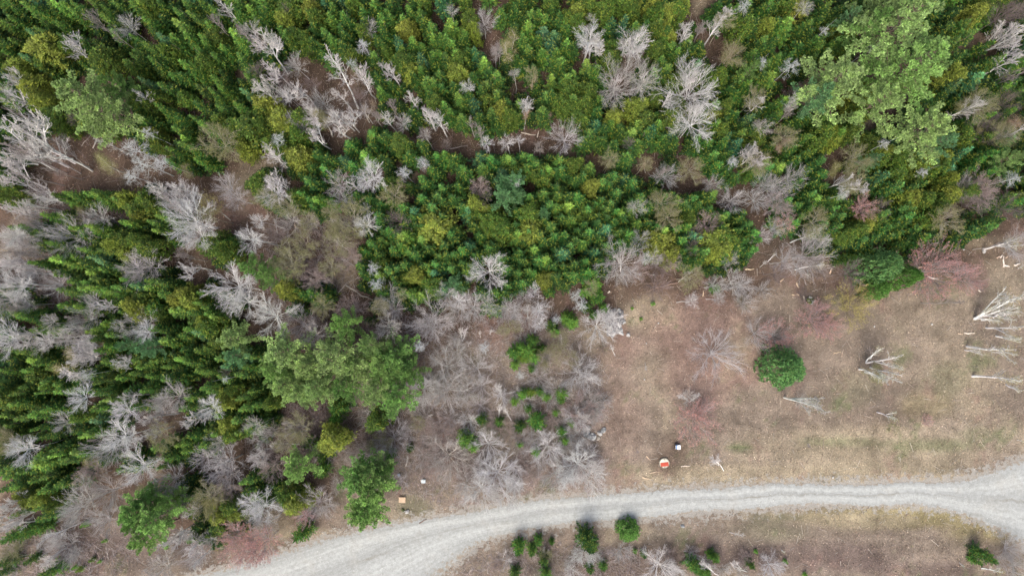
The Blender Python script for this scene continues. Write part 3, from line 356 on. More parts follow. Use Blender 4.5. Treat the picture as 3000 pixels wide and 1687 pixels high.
def trunk_mesh(H, r0, name, seed=0, mat=None):
    r = np.random.default_rng(seed); n = 7; zs = np.linspace(-.3, H, n); xy = np.cumsum(r.normal(0, .012*H, (n, 2)), 0); xy -= xy[0]
    C = np.column_stack([xy, zs]); rad = r0*(1-np.linspace(0, .93, n))
    V, F = tubes(C[:-1], C[1:], rad[:-1], rad[1:], 6); return mesh_from(name, V, F, mat or M_BARK)
def cedar_mesh(seed, H, R, name):
    r = np.random.default_rng(seed); n = 230
    u = r.uniform(0.08, 1, n)**.85; az = r.uniform(0, 6.28, n)
    prof = R*np.sqrt(np.clip(1-((u-.38)/.64)**2, 0.02, 1))*np.where(u < .38, .9, 1)
    lump = 1+.22*np.sin(az*3+seed)+.16*np.sin(az*5-u*9+seed*2)
    rad = prof*lump*np.where(r.uniform(size=n) < .75, r.uniform(.75, 1.08, n), r.uniform(.2, .75, n))
    C = np.column_stack([rad*np.cos(az), rad*np.sin(az), u*H]); P, Dr = [], []
    for c in C:
        o = np.array([c[0], c[1], 0])/(R+.01); m = 16
        dd = r.normal(0, .6, (m, 3))+o*.8+np.array([0, 0, .35]); P.append(c+r.normal(0, .10, (m, 3))); Dr.append(dd)
    P = np.vstack(P); Dr = np.vstack(Dr); k = len(P)
    V, F = leaves(P, Dr, r.uniform(.12, .26, k), r.uniform(.07, .13, k), r, up=.7); return mesh_from(name, V, F, M_CEDAR, shade=np.repeat(r.uniform(.6, 1.5, n), 16))
def pine_mesh(seed, H, R, name):          # plume-like boughs set in whorls, open between
    r = np.random.default_rng(seed); seg, P, Dr, SH = [], [], [], []
    nw = 8
    for i in range(nw):
        q_ = i/(nw-1); rel = .42+.54*q_; nb = r.integers(4, 7) if q_ < .85 else 5; ph = r.uniform(0, 6.28)
        for b in range(nb):
            az = ph+2*math.pi*(b+r.uniform(-.28, .28))/nb; lb = R*(1-q_**1.5)*r.uniform(.6, 1.18)+.38; tilt = r.uniform(-.02, .22)+.75*q_
            d = np.array([math.cos(az)*math.cos(tilt), math.sin(az)*math.cos(tilt), math.sin(tilt)]); side = np.array([-math.sin(az), math.cos(az), 0]); p0 = np.array([0, 0, rel*H])
            seg.append((p0, p0+d*lb*.96, .04, .012)); sb = r.uniform(.75, 1.3); m = int(lb/.15)+2
            for k in range(m):
                s = .22+.78*(k+.5)/m; wd = .25*lb**.6*(.35+.65*math.sin(math.pi*min(1, s*.95))); ssh = r.uniform(.7, 1.45)
                for _ in range(3):
                    t0 = p0+d*lb*s+side*float(np.clip(r.normal(0, wd*.62), -wd, wd))+np.array([0, 0, r.normal(.03, .06)]); n = 11; sh = sb*ssh*r.uniform(.8, 1.2)
                    P.append(np.tile(t0, (n, 1))); Dr.append(r.normal(0, .5, (n, 3))+d*.75+np.array([0, 0, .22])); SH += [sh]*n
    P = np.vstack(P); Dr = np.vstack(Dr); k = len(P)
    V, F = leaves(P, Dr, r.uniform(.13, .26, k), r.uniform(.05, .09, k), r, up=.7)
    A = [np.array([s[j] for s in seg]) for j in range(4)]; tv, tf = tubes(A[0], A[1], A[2], A[3])
    return mesh_from(name+'_crown', V, F, M_PINE, shade=SH), mesh_from(name+'_limbs', tv, tf, M_BARK)
def round_mesh(seed, H, R, name):          # dense young pine / evergreen seen as a rounded cone
    r = np.random.default_rng(seed); n = 1100; u = r.uniform(.03, 1, n)**1.1; az = r.uniform(0, 6.28, n)
    prof = R*np.sqrt(np.clip(1-u**1.7, .004, 1)); rad = prof*(1+.10*np.sin(az*7+u*11)+.11*np.sin(az*4+u*5))*r.uniform(.62, 1.10, n)
    P, Dr = [], []
    for c in np.column_stack([rad*np.cos(az), rad*np.sin(az), u*H]):
        o = np.array([c[0], c[1], 0])/R; m = 13; P.append(np.tile(c, (m, 1))+r.normal(0, .03, (m, 3))); Dr.append(r.normal(0, .6, (m, 3))+o*.8+np.array([0, 0, .25]))
    P = np.vstack(P); Dr = np.vstack(Dr); k = len(P)
    V, F = leaves(P, Dr, r.uniform(.14, .27, k), r.uniform(.055, .095, k), r, up=.8); return mesh_from(name, V, F, M_PINE, shade=np.repeat(r.uniform(.6, 1.5, n), 13))

# ---- bare broadleaf trees
def grow(r, p, d, L, rad, lvl, maxl, cfg, S, T):
    n = 4 if lvl < maxl else 2; q = p.copy(); d = d/np.linalg.norm(d); pts = [q.copy()]; ds = [d.copy()]
    for i in range(n):
        d = d+r.normal(0, cfg['wob'], 3)+np.array([0, 0, cfg['up']*(1 if lvl else .4)]); d /= np.linalg.norm(d)
        q2 = q+d*L/n; k0, k1 = 1-.8*i/n, 1-.8*(i+1)/n
        (S if lvl < maxl-0 else T).append((q, q2, rad*k0, rad*k1)); q = q2; pts.append(q.copy()); ds.append(d.copy())
    if lvl >= maxl: return
    nk = cfg['kids'][lvl]; t0 = cfg['from'][lvl]
    for k in range(nk):
        t = t0+(1-t0)*(k+r.uniform(.1, .9))/nk; j = min(n-1, int(t*n)); f = t*n-j; b = pts[j]*(1-f)+pts[j+1]*f; dd = ds[j+1]
        v = unit(np.cross(dd, r.normal(0, 1, 3))); a = r.uniform(*cfg['ang'])
        nd = dd*math.cos(a)+v*math.sin(a); grow(r, b, nd, L*r.uniform(*cfg['len'])*(1.15-.45*t), rad*.60*(1-.4*t)+.002, lvl+1, maxl, cfg, S, T)
def arr(S): return [np.array([s[i] for s in S]) for i in range(4)]
def bare_mesh(seed, kind, name):
    r = np.random.default_rng(seed); S, T, TR = [], [], []
    cfg = dict(wob=.10, up=.04, kids=[8, 5, 4], ang=(.3, .75), len=(.42, .64)); cfg['from'] = [.22, .2, .2]
    H = 4.0
    if kind == 'dome':                      # several stems fanning from a short bole
        n = 13; tiltr = (.12, 1.0); L0 = 3.2; rad = .034; zb = .5
    elif kind == 'big':
        n = 13; tiltr = (.1, 1.1); L0 = 2.9; rad = .040; zb = .9; cfg['wob'] = .085; cfg['kids'] = [9, 5, 4]
    elif kind == 'fine':                    # many slender stems
        n = 20; tiltr = (.1, .95); L0 = 3.2; rad = .029; zb = .1; cfg['kids'] = [7, 5, 2]; cfg['wob'] = .08; cfg['ang'] = (.2, .55)
    elif kind == 'puff':                    # dead lichen-hung conifer top
        n = 20; tiltr = (.9, 1.75); L0 = 1.35; rad = .03; zb = None; cfg['wob'] = .28; cfg['kids'] = [5, 4, 2]; cfg['up'] = .02; cfg['ang'] = (.4, 1.1)
    if zb is not None: TR.append((np.array([0, 0, -.3]), np.array([0, 0, zb+.1]), rad*1.9, rad*1.5))
    else: TR.append((np.array([0, 0, -.3]), np.array([.05, .03, H]), .08, .02))
    for i in range(n):
        az = i*2.4+r.uniform(-.3, .3); tl = r.uniform(*tiltr) if zb is None else tiltr[0]+(tiltr[1]-tiltr[0])*math.sqrt((i+.5)/n)
        d = np.array([math.cos(az)*math.sin(tl), math.sin(az)*math.sin(tl), math.cos(tl)])
        b = np.array([.06*math.cos(az), .06*math.sin(az), zb*r.uniform(.5, 1.1)]) if zb is not None else np.array([0, 0, H*(.42+.58*i/n)])
        L = L0*r.uniform(.8, 1.12) if zb is not None else L0*(1.15-.65*i/n)*r.uniform(.8, 1.1)
        grow(r, b, d, L, rad*r.uniform(.75, 1.1), 0, 3, cfg, S, T)
    out = {}
    V, F = tubes(*arr(TR), 6); out['trunk'] = mesh_from(name+'_trunk', V, F, M_BARK)
    V, F = tubes(*arr(S)); out['branches'] = mesh_from(name+'_branches', V, F, M_TWIG)
    A, B, ra, rb = arr(T); W = np.full(len(A), .0095 if kind != 'fine' else .011)
    V, F = tubes(A, B, W*.75, W*.45); out['twigs'] = mesh_from(name+'_twigs', V, F, M_TWIG)
    m = len(B); rep = 2; P = np.repeat(B, rep, 0)+r.normal(0, .04, (m*rep, 3)); V, F = leaves(P, r.normal(0, .6, (m*rep, 3))+[0, 0, .5], np.full(m*rep, .075), np.full(m*rep, .055), r, up=1.5)
    out['buds'] = mesh_from(name+'_buds', V, F, M_BUD); return out
def birch_mesh(seed, name, forks=1, nb=7, haze=False, nh=5200, fat=1.0):
    r = np.random.default_rng(seed); H = 8.0; S, T, TR = [], [], []
    cfg = dict(wob=.12, up=.05, kids=[6, 4] if nh < 3000 or not haze else [6, 5, 4], ang=(.35, .75), len=(.38, .6)); cfg['from'] = [.25, .2, .2]
    for f in range(forks):
        z0 = 0 if f == 0 else H*r.uniform(.08, .4); az = r.uniform(0, 6.28); lean = 0 if f == 0 else r.uniform(.25, .45); n = 9; q = np.array([0, 0, -.3 if f == 0 else z0]); d = np.array([math.cos(az)*lean, math.sin(az)*lean, 1.0]); d /= np.linalg.norm(d)
        Lt = (H-z0)*(1 if f == 0 else .8); C = [q.copy()]
        for i in range(n):
            d = d+r.normal(0, .07, 3); d[2] = abs(d[2]); d /= np.linalg.norm(d); q = q+d*Lt/n; C.append(q.copy())
        C = np.array(C)
        if f == 0: C[:, :2] -= np.outer(np.linspace(0, 1, n+1), C[-1, :2])
        R0 = (.095 if f == 0 else .07)*fat
        for i in range(n): TR.append((C[i], C[i+1], R0*(1-.85*i/n), R0*(1-.85*(i+1)/n)))
        for k in range(nb):
            t = .40+.58*(k+r.uniform(0, 1))/nb; j = min(n-1, int(t*n)); b = C[j]+(C[j+1]-C[j])*(t*n-j); a = r.uniform(.3, .7); az = r.uniform(0, 6.28)
            d = np.array([math.cos(az)*math.sin(a), math.sin(az)*math.sin(a), math.cos(a)])
            grow(r, b, d, ((2.3 if not haze else 1.9)*(1.25-t))*r.uniform(.6, 1.2), (.044*fat)*(1.2-.7*t), 0, 2, cfg, S, T)
    out = {}
    V, F = tubes(*arr(TR), 6); out['trunk'] = mesh_from(name+'_trunk', V, F, M_BARK)
    V, F = tubes(*arr(S)); out['branches'] = mesh_from(name+'_branches', V, F, M_TWIG)
    A, B, ra, rb = arr(T); W = np.full(len(A), .017); V, F = tubes(A, B, W*.8, W*.5); out['twigs'] = mesh_from(name+'_twigs', V, F, M_TWIG)
    if haze:                                # catkins and fine sprigs filling the crown
        base = np.vstack([B, A, arr(S)[1]]); k = nh; ix = r.integers(0, len(base), k); P = base[ix]+r.normal(0, .28, (k, 3))
        V, F = leaves(P, r.normal(0, .6, (k, 3))+[0, 0, .2], r.uniform(.06, .18, k), r.uniform(.012, .028, k), r, up=1.2); out['catkins'] = mesh_from(name+'_catkins', V, F, M_BUD)
    return out

# ------------------------------------------------------------------ objects
def new_obj(name, me, parent=None, color=None, **props):
    o = bpy.data.objects.new(name, me); COL.objects.link(o)
    if parent is not None: o.parent = parent
    if color is not None: o.color = (*color, 1)
    for k, v in props.items(): o[k] = v
    return o
THINGS = []   # (root, base look, kind word, photo position, group)
def thing(name, cat, group, look, kindw, loc, scale=(1, 1, 1), quat=None, rz=0.0, pos=None):
    o = bpy.data.objects.new(name, None); COL.objects.link(o); o.empty_display_size = .2
    o.location = loc; o.scale = scale
    if quat is not None: o.rotation_mode = 'QUATERNION'; o.rotation_quaternion = quat
    else: o.rotation_euler = (0, 0, rz)
    o['category'] = cat
    if group: o['group'] = group
    THINGS.append((o, look, kindw, pos)); return o

TONE = {'m': (.040, .104, .021), 'l': (.078, .175, .033), 'd': (.024, .064, .015), 'b': (.042, .118, .050), 'y': (.072, .132, .022), 'Y': (.170, .215, .036), 'p': (.285, .405, .150), 'g': (.235, .385, .115)}
TWORD = {'m': 'mid-green', 'l': 'light green', 'd': 'dark green', 'b': 'blue-green', 'y': 'olive-yellow', 'Y': 'bright golden', 'p': 'pale grey-green', 'g': 'fresh green'}
def jit(c, r, a=.13):
    k = r.uniform(1-a, 1+a); return tuple(float(x*k*r.uniform(1-a*.5, 1+a*.5)) for x in c)
# ------------------------------------------------------------------ place every tree (world data first, so that the ground knows them)
con = []      # kind, x, y, h, R, tone, pos
for kind, dct, H0, r0 in (('spruce', SPRUCE, 5.8, 62), ('fir', FIR, 5.4, 60), ('cedar', CEDAR, 5.5, 60)):
    for t, s in dct.items():
        for x, y, tone, r in conlist(s):
            px, py = tp(t, x, y); h = H0*rng.uniform(.78, 1.16)
            if tone == 'd': h *= .82
            if r >= 80 and kind != 'cedar': h *= 1.1
            p = at(px, py, h*(.97 if kind != 'cedar' else .8)); R = (r or r0)*K*(CAM_H-h)/2000
            R *= {'spruce': 1.34, 'fir': 1.38, 'cedar': 1.12}[kind]*rng.uniform(.82, 1.22)
            if kind == 'fir' and not r: R *= 1.04
            con.append([kind, p[0], p[1], h, R, tone, (px, py)])
low = []
for t, s in LOWFIR.items():
    for x, y, tone, r in conlist(s):
        px, py = tp(t, x, y); r = r or 45; h = min(5.6, max(.35, r*.055)); p = at(px, py, h*.6)
        low.append([p[0], p[1], h, r*K*(CAM_H-h)/2000*1.1, tone, (px, py)])
CXY = np.array([[c[1], c[2]] for c in con]); CR = np.array([c[4] for c in con])
# young trees filling the gaps of the stands
fill = []
for k in range(4):                                  # the stands go on past the picture's edges
    for u in np.arange(-3, 103, 2.4):
        for px, py, ok in ((u*30, -45-k*52, True), (-45-k*52, u*17+10, u*17 < 560 or 840 < u*17 < 1440 and u % 3 < 2), (3045+k*52, u*17, u*17 < 600 and u % 3 < 2)):
            if ok and not (-3 < u*30-2070 < 60 and py < 0): q = at(px+rng.uniform(-22, 22), py+rng.uniform(-22, 22), 6.3); fill.append((q[0], q[1], rng.uniform(5.5, 7.2), rng.uniform(.95, 1.3), 'dmmldyb'[rng.integers(7)]))
GAPS = [(1130,350,90,45),(1240,365,80,45),(1380,355,90,50),(1270,300,40,70),(1250,170,28,110),(1245,60,30,60),(1790,80,38,90),(1620,420,170,38),(1800,470,90,55),(1900,520,70,70),(780,640,130,130),(1000,340,120,50),(760,230,80,110),(870,300,80,90),(700,520,80,60),(2440,330,60,120),(2440,60,50,90),(860,680,60,60),(180,480,200,80),(560,520,60,60),(2060,300,40,50),(1830,330,40,80)]
nf0 = len(fill); allxy = list(map(tuple, CXY))+[(f[0], f[1]) for f in fill]; barexy = []
for t, s in BARE.items():
    for x, y, r, k in re.findall(r'(-?\d+),(-?\d+),(\d+)([A-Z])', s):
        px, py = tp(t, int(x), int(y)); barexy.append((*at(px, py, 2.5)[:2], int(r)*.0125, k))
BX = np.array([(b[0], b[1], b[2]*(.5 if b[3] in 'WGD' else .15)) for b in barexy])
for _ in range(9000):
    x = rng.uniform(-60, 60); y = rng.uniform(-34, 38)
    A = np.array(allxy); d = np.hypot(A[:, 0]-x, A[:, 1]-y)
    if d.min() < 1.15: continue
    dn = np.sort(d)[:5]
    if dn[2] > 2.25 or dn[4] > 2.9: continue
    if road_sd(x, y)[0] < 3: continue
    gp = proj((x, y, 1.0)); gp = (gp[0]/D, gp[1]/D)
    if any(((gp[0]-a)/c_)**2+((gp[1]-b)/e_)**2 < 1 for a, b, c_, e_ in GAPS): continue
    bd = np.hypot(BX[:, 0]-x, BX[:, 1]-y)-BX[:, 2]
    if bd.min() < 0: continue
    j = int(d[:len(con)].argmin()); h = con[j][3]*rng.uniform(.4, .78)
    fill.append((x, y, h, rng.uniform(.75, 1.05), 'ddm'[rng.integers(3)])); allxy.append((x, y))
FX = np.array(allxy)
def litter_cover(x, y):
    """how far a point lies within the stands, 0..1 (coarse grid of tree positions, blurred)"""
    gx = np.clip(((np.asarray(x)+80)/1.0), 0, _G.shape[1]-1.01); gy = np.clip(((np.asarray(y)+60)/1.0), 0, _G.shape[0]-1.01)
    i = gx.astype(int); j = gy.astype(int); fx = gx-i; fy = gy-j
    return (_G[j, i]*(1-fx)+_G[j, i+1]*fx)*(1-fy)+(_G[j+1, i]*(1-fx)+_G[j+1, i+1]*fx)*fy
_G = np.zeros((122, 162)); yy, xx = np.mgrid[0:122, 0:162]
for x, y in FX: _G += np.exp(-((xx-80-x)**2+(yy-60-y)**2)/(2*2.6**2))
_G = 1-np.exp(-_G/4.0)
# ------------------------------------------------------------------ ground colours by zone (display px, size, colour)
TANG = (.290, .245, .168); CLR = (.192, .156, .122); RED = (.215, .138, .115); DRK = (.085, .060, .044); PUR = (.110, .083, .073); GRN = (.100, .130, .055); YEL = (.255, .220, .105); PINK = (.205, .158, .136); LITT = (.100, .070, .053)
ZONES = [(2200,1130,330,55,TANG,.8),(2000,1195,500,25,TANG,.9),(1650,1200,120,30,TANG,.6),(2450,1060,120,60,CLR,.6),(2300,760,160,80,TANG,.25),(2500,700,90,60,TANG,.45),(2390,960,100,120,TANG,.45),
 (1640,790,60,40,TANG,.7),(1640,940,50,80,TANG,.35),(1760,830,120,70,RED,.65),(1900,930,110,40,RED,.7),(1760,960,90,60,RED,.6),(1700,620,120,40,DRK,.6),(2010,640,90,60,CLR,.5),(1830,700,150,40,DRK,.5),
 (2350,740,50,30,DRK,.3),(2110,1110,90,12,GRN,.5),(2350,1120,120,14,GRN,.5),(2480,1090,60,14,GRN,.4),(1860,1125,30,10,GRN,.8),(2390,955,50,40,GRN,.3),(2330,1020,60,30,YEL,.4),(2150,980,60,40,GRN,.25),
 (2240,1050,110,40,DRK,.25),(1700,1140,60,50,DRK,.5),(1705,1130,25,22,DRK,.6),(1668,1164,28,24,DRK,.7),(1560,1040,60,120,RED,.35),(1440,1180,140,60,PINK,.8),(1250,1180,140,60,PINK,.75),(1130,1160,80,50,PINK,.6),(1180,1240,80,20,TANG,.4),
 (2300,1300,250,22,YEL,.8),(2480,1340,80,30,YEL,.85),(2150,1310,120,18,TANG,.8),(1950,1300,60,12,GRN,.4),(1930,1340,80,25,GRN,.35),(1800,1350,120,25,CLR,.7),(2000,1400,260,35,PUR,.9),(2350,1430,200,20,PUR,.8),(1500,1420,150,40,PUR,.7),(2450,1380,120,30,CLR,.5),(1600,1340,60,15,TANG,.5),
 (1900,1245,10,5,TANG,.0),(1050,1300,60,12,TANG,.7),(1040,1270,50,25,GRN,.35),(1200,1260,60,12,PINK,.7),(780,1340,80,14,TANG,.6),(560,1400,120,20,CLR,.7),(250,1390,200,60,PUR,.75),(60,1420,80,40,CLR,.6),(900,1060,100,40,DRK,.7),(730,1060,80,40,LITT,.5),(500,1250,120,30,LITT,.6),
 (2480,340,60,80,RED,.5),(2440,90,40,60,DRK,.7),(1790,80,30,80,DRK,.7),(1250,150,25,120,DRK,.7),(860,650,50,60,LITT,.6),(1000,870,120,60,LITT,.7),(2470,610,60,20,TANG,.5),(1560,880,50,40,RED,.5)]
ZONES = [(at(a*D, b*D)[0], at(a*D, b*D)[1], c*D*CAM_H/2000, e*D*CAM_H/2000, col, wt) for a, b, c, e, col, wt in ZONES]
def ground_col(x, y):
    x = np.asarray(x, float); y = np.asarray(y, float)
    c = np.tile(CLR, (len(x), 1)).astype(float); g = litter_cover(x, y)
    n1 = fbm(x, y, 1.0, 1.0); n2 = fbm(x, y, 3.0, 2.0)
    f = np.clip((g-.12+.12*n1)*3.2, 0, 1)[:, None]; c = c*(1-f)+np.array(LITT)*f
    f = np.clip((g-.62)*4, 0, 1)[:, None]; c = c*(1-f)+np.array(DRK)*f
    for zx, zy, rx, ry, col, wt in ZONES:
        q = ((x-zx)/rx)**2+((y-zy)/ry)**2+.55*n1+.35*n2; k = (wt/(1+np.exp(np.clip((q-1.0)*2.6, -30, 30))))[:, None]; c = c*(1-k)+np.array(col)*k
    n3 = fbm(x, y*1.6, 5.0, 5.0, 4); c = c*(1+.22*n3+.16*n2)[:, None]
    st = fbm(x*.22, y*2.4, 1.6, 21.0, 4)*np.clip((x-4)/10, 0, 1)*np.clip((-6-y)/6, 0, 1); c = c*(1+.28*st)[:, None]
    k = np.clip(fbm(x, y, 1.7, 8.0)*1.4-.55, 0, .55)[:, None]; c = c*(1-k)+np.array(TANG)*k
    k = np.clip(fbm(x, y, 2.2, 11.0)*1.4-.6, 0, .5)[:, None]; c = c*(1-k)+np.array(RED)*k
    k = (np.clip(fbm(x, y, 2.9, 15.0)*1.6-.85, 0, .6)*(g < .5))[:, None]; c = c*(1-k)+np.array(GRN)*k
    return np.clip(c, .01, .8)

# ------------------------------------------------------------------ ground sheet
step = .42; gx = np.concatenate([[-400, -200, -110, -85], np.arange(-68, 68.01, step), [85, 110, 200, 400]]); gy = np.concatenate([[-400, -200, -90, -60], np.arange(-44, 46.01, step), [60, 90, 200, 400]])
GX, GY = np.meshgrid(gx, gy); fx, fy = GX.ravel(), GY.ravel(); sd = road_sd(fx, fy)
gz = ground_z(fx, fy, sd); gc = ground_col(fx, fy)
V = np.column_stack([fx, fy, gz]); nx, ny = len(gx), len(gy); I = (np.arange(ny-1)[:, None]*nx+np.arange(nx-1)[None]).ravel()
F = np.column_stack([I, I+1, I+nx+1, I+nx])
gm, t, out = newmat('ground_cover')
base = tint_src(t, True); tc = N(t, 'ShaderNodeTexCoord'); o = tc.outputs['Object']
def noise(t, o, s, d=6.0, rgh=.6, sx=None):
    n = N(t, 'ShaderNodeTexNoise', Scale=s, Detail=d, Roughness=rgh)
    if sx:
        mp = N(t, 'ShaderNodeMapping'); mp.inputs['Scale'].default_value = sx; t.links.new(o, mp.inputs[0]); t.links.new(mp.outputs[0], n.inputs['Vector'])
    else: t.links.new(o, n.inputs['Vector'])
    return n.outputs[0]
na = noise(t, o, 1.3); nb_ = noise(t, o, 7.0, 8.0, .75); nc = noise(t, o, 26.0, 4.0, .8)
k = math_(t, 'MULTIPLY', math_(t, 'MULTIPLY_ADD', na, .9, .55), math_(t, 'MULTIPLY_ADD', nb_, 2.4, -.2)); k = math_(t, 'MULTIPLY', k, math_(t, 'MULTIPLY_ADD', nc, 2.0, 0.0))
kc = N(t, 'ShaderNodeCombineColor'); [t.links.new(k, kc.inputs[i]) for i in range(3)]
c = mixc(t, 1.0, base, kc.outputs[0], 'MULTIPLY')
c = mixc(t, ramp(t, noise(t, o, 17.0, 5.0, .8), [(.60, (0, 0, 0)), (.70, (.55, .55, .55))]), c, (.46, .36, .25))
c = mixc(t, ramp(t, noise(t, o, 11.0, 5.0, .8), [(.32, (.6, .6, .6)), (.42, (0, 0, 0))]), c, (.055, .036, .026))
gatt = N(t, 'ShaderNodeAttribute', attribute_name='gravel').outputs['Fac']
gf = math_(t, 'ADD', gatt, math_(t, 'MULTIPLY_ADD', noise(t, o, 1.6, 9.0, .75), 2.4, -1.2))
gf = ramp(t, gf, [(.47, (0, 0, 0)), (.60, (.9, .9, .9))])
gcol = ramp(t, noise(t, o, 13.0, 9.0, .8), [(.3, (.16, .145, .12)), (.5, (.31, .295, .26)), (.72, (.42, .41, .38))])
c = mixc(t, gf, c, gcol)
b = N(t, 'ShaderNodeBsdfPrincipled', Roughness=.95); b.inputs['Specular IOR Level'].default_value = .1
bp = N(t, 'ShaderNodeBump', Strength=1.0, Distance=.09); t.links.new(nb_, bp.inputs['Height']); t.links.new(bp.outputs[0], b.inputs['Normal'])
t.links.new(c, b.inputs['Base Color']); t.links.new(b.outputs[0], out.inputs[0])
me = mesh_from('ground', V, F, gm, tint=gc, smooth=True)
at_ = me.attributes.new('gravel', 'FLOAT', 'POINT'); at_.data.foreach_set('value', np.clip(.66-sd*.30, 0, .95).astype(np.float32))
new_obj('ground', me, kind='structure')

# ------------------------------------------------------------------ gravel road sheet
NT = 26; ks = np.arange(len(UP)); seglen = np.r_[0, np.cumsum(np.linalg.norm(np.diff((UP+LO)/2, axis=0), axis=1))]
sfine = np.arange(0, seglen[-1], .22); U = np.column_stack([np.interp(sfine, seglen, UP[:, i]) for i in (0, 1)]); Lw = np.column_stack([np.interp(sfine, seglen, LO[:, i]) for i in (0, 1)])
def edge_noise(s, ph): return (.34*np.sin(s*.31+ph)*np.sin(s*.17+ph*2)+.12*np.sin(s*1.3+ph)*np.sin(s*.5)+.05*np.sin(s*4.1+ph*3))+.07*np.random.default_rng(int(ph*10)).normal(0, 1, len(s))
wv = unit(Lw-U); U = U+wv*(edge_noise(sfine, 1.3)*.75+.12)[:, None]; Lw = Lw-wv*(edge_noise(sfine, 4.1)*.75+.12)[:, None]
tt = np.linspace(0, 1, NT); RV = []; RU = []
for i, s in enumerate(sfine):
    for q in tt:
        p = U[i]*(1-q)+Lw[i]*q; rut = .018*(math.exp(-((q-.33)/.07)**2)+math.exp(-((q-.70)/.07)**2))
        RV.append((p[0], p[1], .045*math.sin(math.pi*q)**.5+.006-rut*math.sin(math.pi*q))); RU.append((s, q))
I = (np.arange(len(sfine)-1)[:, None]*NT+np.arange(NT-1)[None]).ravel(); F = np.column_stack([I, I+NT, I+NT+1, I+1])
rm, t, out = newmat('gravel'); tc = N(t, 'ShaderNodeTexCoord'); uv = tc.outputs['UV']; o = tc.outputs['Object']
stre = noise(t, uv, 1.0, 6.0, .6, (.12, 26.0, 1)); big = noise(t, o, .35, 5.0); fine = noise(t, o, 12.0, 10.0, .85); pe = noise(t, o, 34.0, 3.0, .8)
c = ramp(t, stre, [(.25, (.31, .32, .303)), (.5, (.375, .39, .375)), (.75, (.43, .445, .43))])
c = mixc(t, .75, c, ramp(t, fine, [(.25, (.33, .32, .29)), (.5, (.80, .80, .79)), (.75, (1.25, 1.24, 1.2))]), 'MULTIPLY')
c = mixc(t, ramp(t, pe, [(.62, (0, 0, 0)), (.72, (.45, .45, .45))]), c, (.66, .66, .63))
c = mixc(t, ramp(t, big, [(.52, (0, 0, 0)), (.75, (.35, .35, .35))]), c, (.36, .34, .29))
c = mixc(t, 1.0, c, ramp(t, noise(t, o, 2.3, 6.0, .75), [(.28, (.78, .77, .745)), (.5, (1, 1, 1)), (.72, (1.2, 1.2, 1.2))]), 'MULTIPLY')
c = mixc(t, ramp(t, noise(t, o, 4.1, 7.0, .8), [(.60, (0, 0, 0)), (.70, (.5, .5, .5))]), c, (.24, .215, .175))
sx = N(t, 'ShaderNodeSeparateXYZ'); t.links.new(uv, sx.inputs[0]); tq = sx.outputs[1]
trk = math_(t, 'MULTIPLY_ADD', math_(t, 'COSINE', math_(t, 'MULTIPLY', math_(t, 'SUBTRACT', tq, .5), 14.0)), -.10, 1.0)
tc2 = N(t, 'ShaderNodeCombineColor'); [t.links.new(trk, tc2.inputs[i]) for i in range(3)]; c = mixc(t, 1.0, c, tc2.outputs[0], 'MULTIPLY')
mid = math_(t, 'SUBTRACT', 1.0, math_(t, 'MULTIPLY', math_(t, 'ABSOLUTE', math_(t, 'SUBTRACT', tq, .5)), 9.0))   # weedy strip between the wheel tracks
strip = math_(t, 'ADD', mid, math_(t, 'MULTIPLY_ADD', noise(t, uv, 1.0, 6.0, .7, (.11, 3.0, 1)), 3.2, -2.05)); strip = math_(t, 'ADD', strip, math_(t, 'MULTIPLY_ADD', noise(t, o, 9.0, 6.0, .8), 2.0, -1.0))
c = mixc(t, ramp(t, strip, [(.55, (0, 0, 0)), (.95, (.62, .62, .62))]), c, (.20, .185, .145))
ed = math_(t, 'MULTIPLY', math_(t, 'ABSOLUTE', math_(t, 'SUBTRACT', tq, .5)), 2.0)
ef = math_(t, 'ADD', ed, math_(t, 'MULTIPLY_ADD', noise(t, o, 2.2, 9.0, .8), 1.5, -.75)); c = mixc(t, ramp(t, ef, [(.93, (0, 0, 0)), (1.12, (.85, .85, .85))]), c, (.235, .19, .14))
b = N(t, 'ShaderNodeBsdfPrincipled', Roughness=.95); b.inputs['Specular IOR Level'].default_value = .15
bp = N(t, 'ShaderNodeBump', Strength=.6, Distance=.02); t.links.new(fine, bp.inputs['Height']); t.links.new(bp.outputs[0], b.inputs['Normal'])
t.links.new(c, b.inputs['Base Color']); t.links.new(b.outputs[0], out.inputs[0])
new_obj('gravel_road', mesh_from('gravel_road', RV, F, rm, smooth=True, uv=RU), kind='structure')

# ------------------------------------------------------------------ loose ground cover
r = np.random.default_rng(21)
def scatter(n, margin=.0, cond=None):
    x = r.uniform(-64, 64, n); y = r.uniform(-38, 42, n); s = road_sd(x, y); ok = s > margin
    if cond is not None: ok &= cond(x, y, s)
    return x[ok], y[ok], s[ok]
x, y, s = scatter(125000, .1, lambda x, y, s: r.uniform(size=len(x)) < np.clip(.45+s*.2, 0, 1)); n = len(x)
P = np.column_stack([x, y, ground_z(x, y, s)+.015+r.uniform(0, .05, n)]); a = r.uniform(0, 6.28, n)
V, F = leaves(P, np.column_stack([np.cos(a), np.sin(a), r.uniform(-.1, .5, n)]), r.uniform(.08, .2, n), r.uniform(.05, .11, n), r, up=.9)
c = ground_col(x, y)*1.18*r.uniform(.5, 1.5, (n, 1)); pal = np.array([(.26, .165, .115), (.36, .26, .19), (.46, .38, .29), (.14, .09, .065), (.30, .21, .17)]); k = r.uniform(.1, .65, n)[:, None]; c = c*(1-k)+pal[r.integers(0, 5, n)]*k*1.0
new_obj('leaf_litter', mesh_from('leaf_litter', V, F, M_STUFF, tint=np.repeat(c, 4, 0)), kind='stuff')
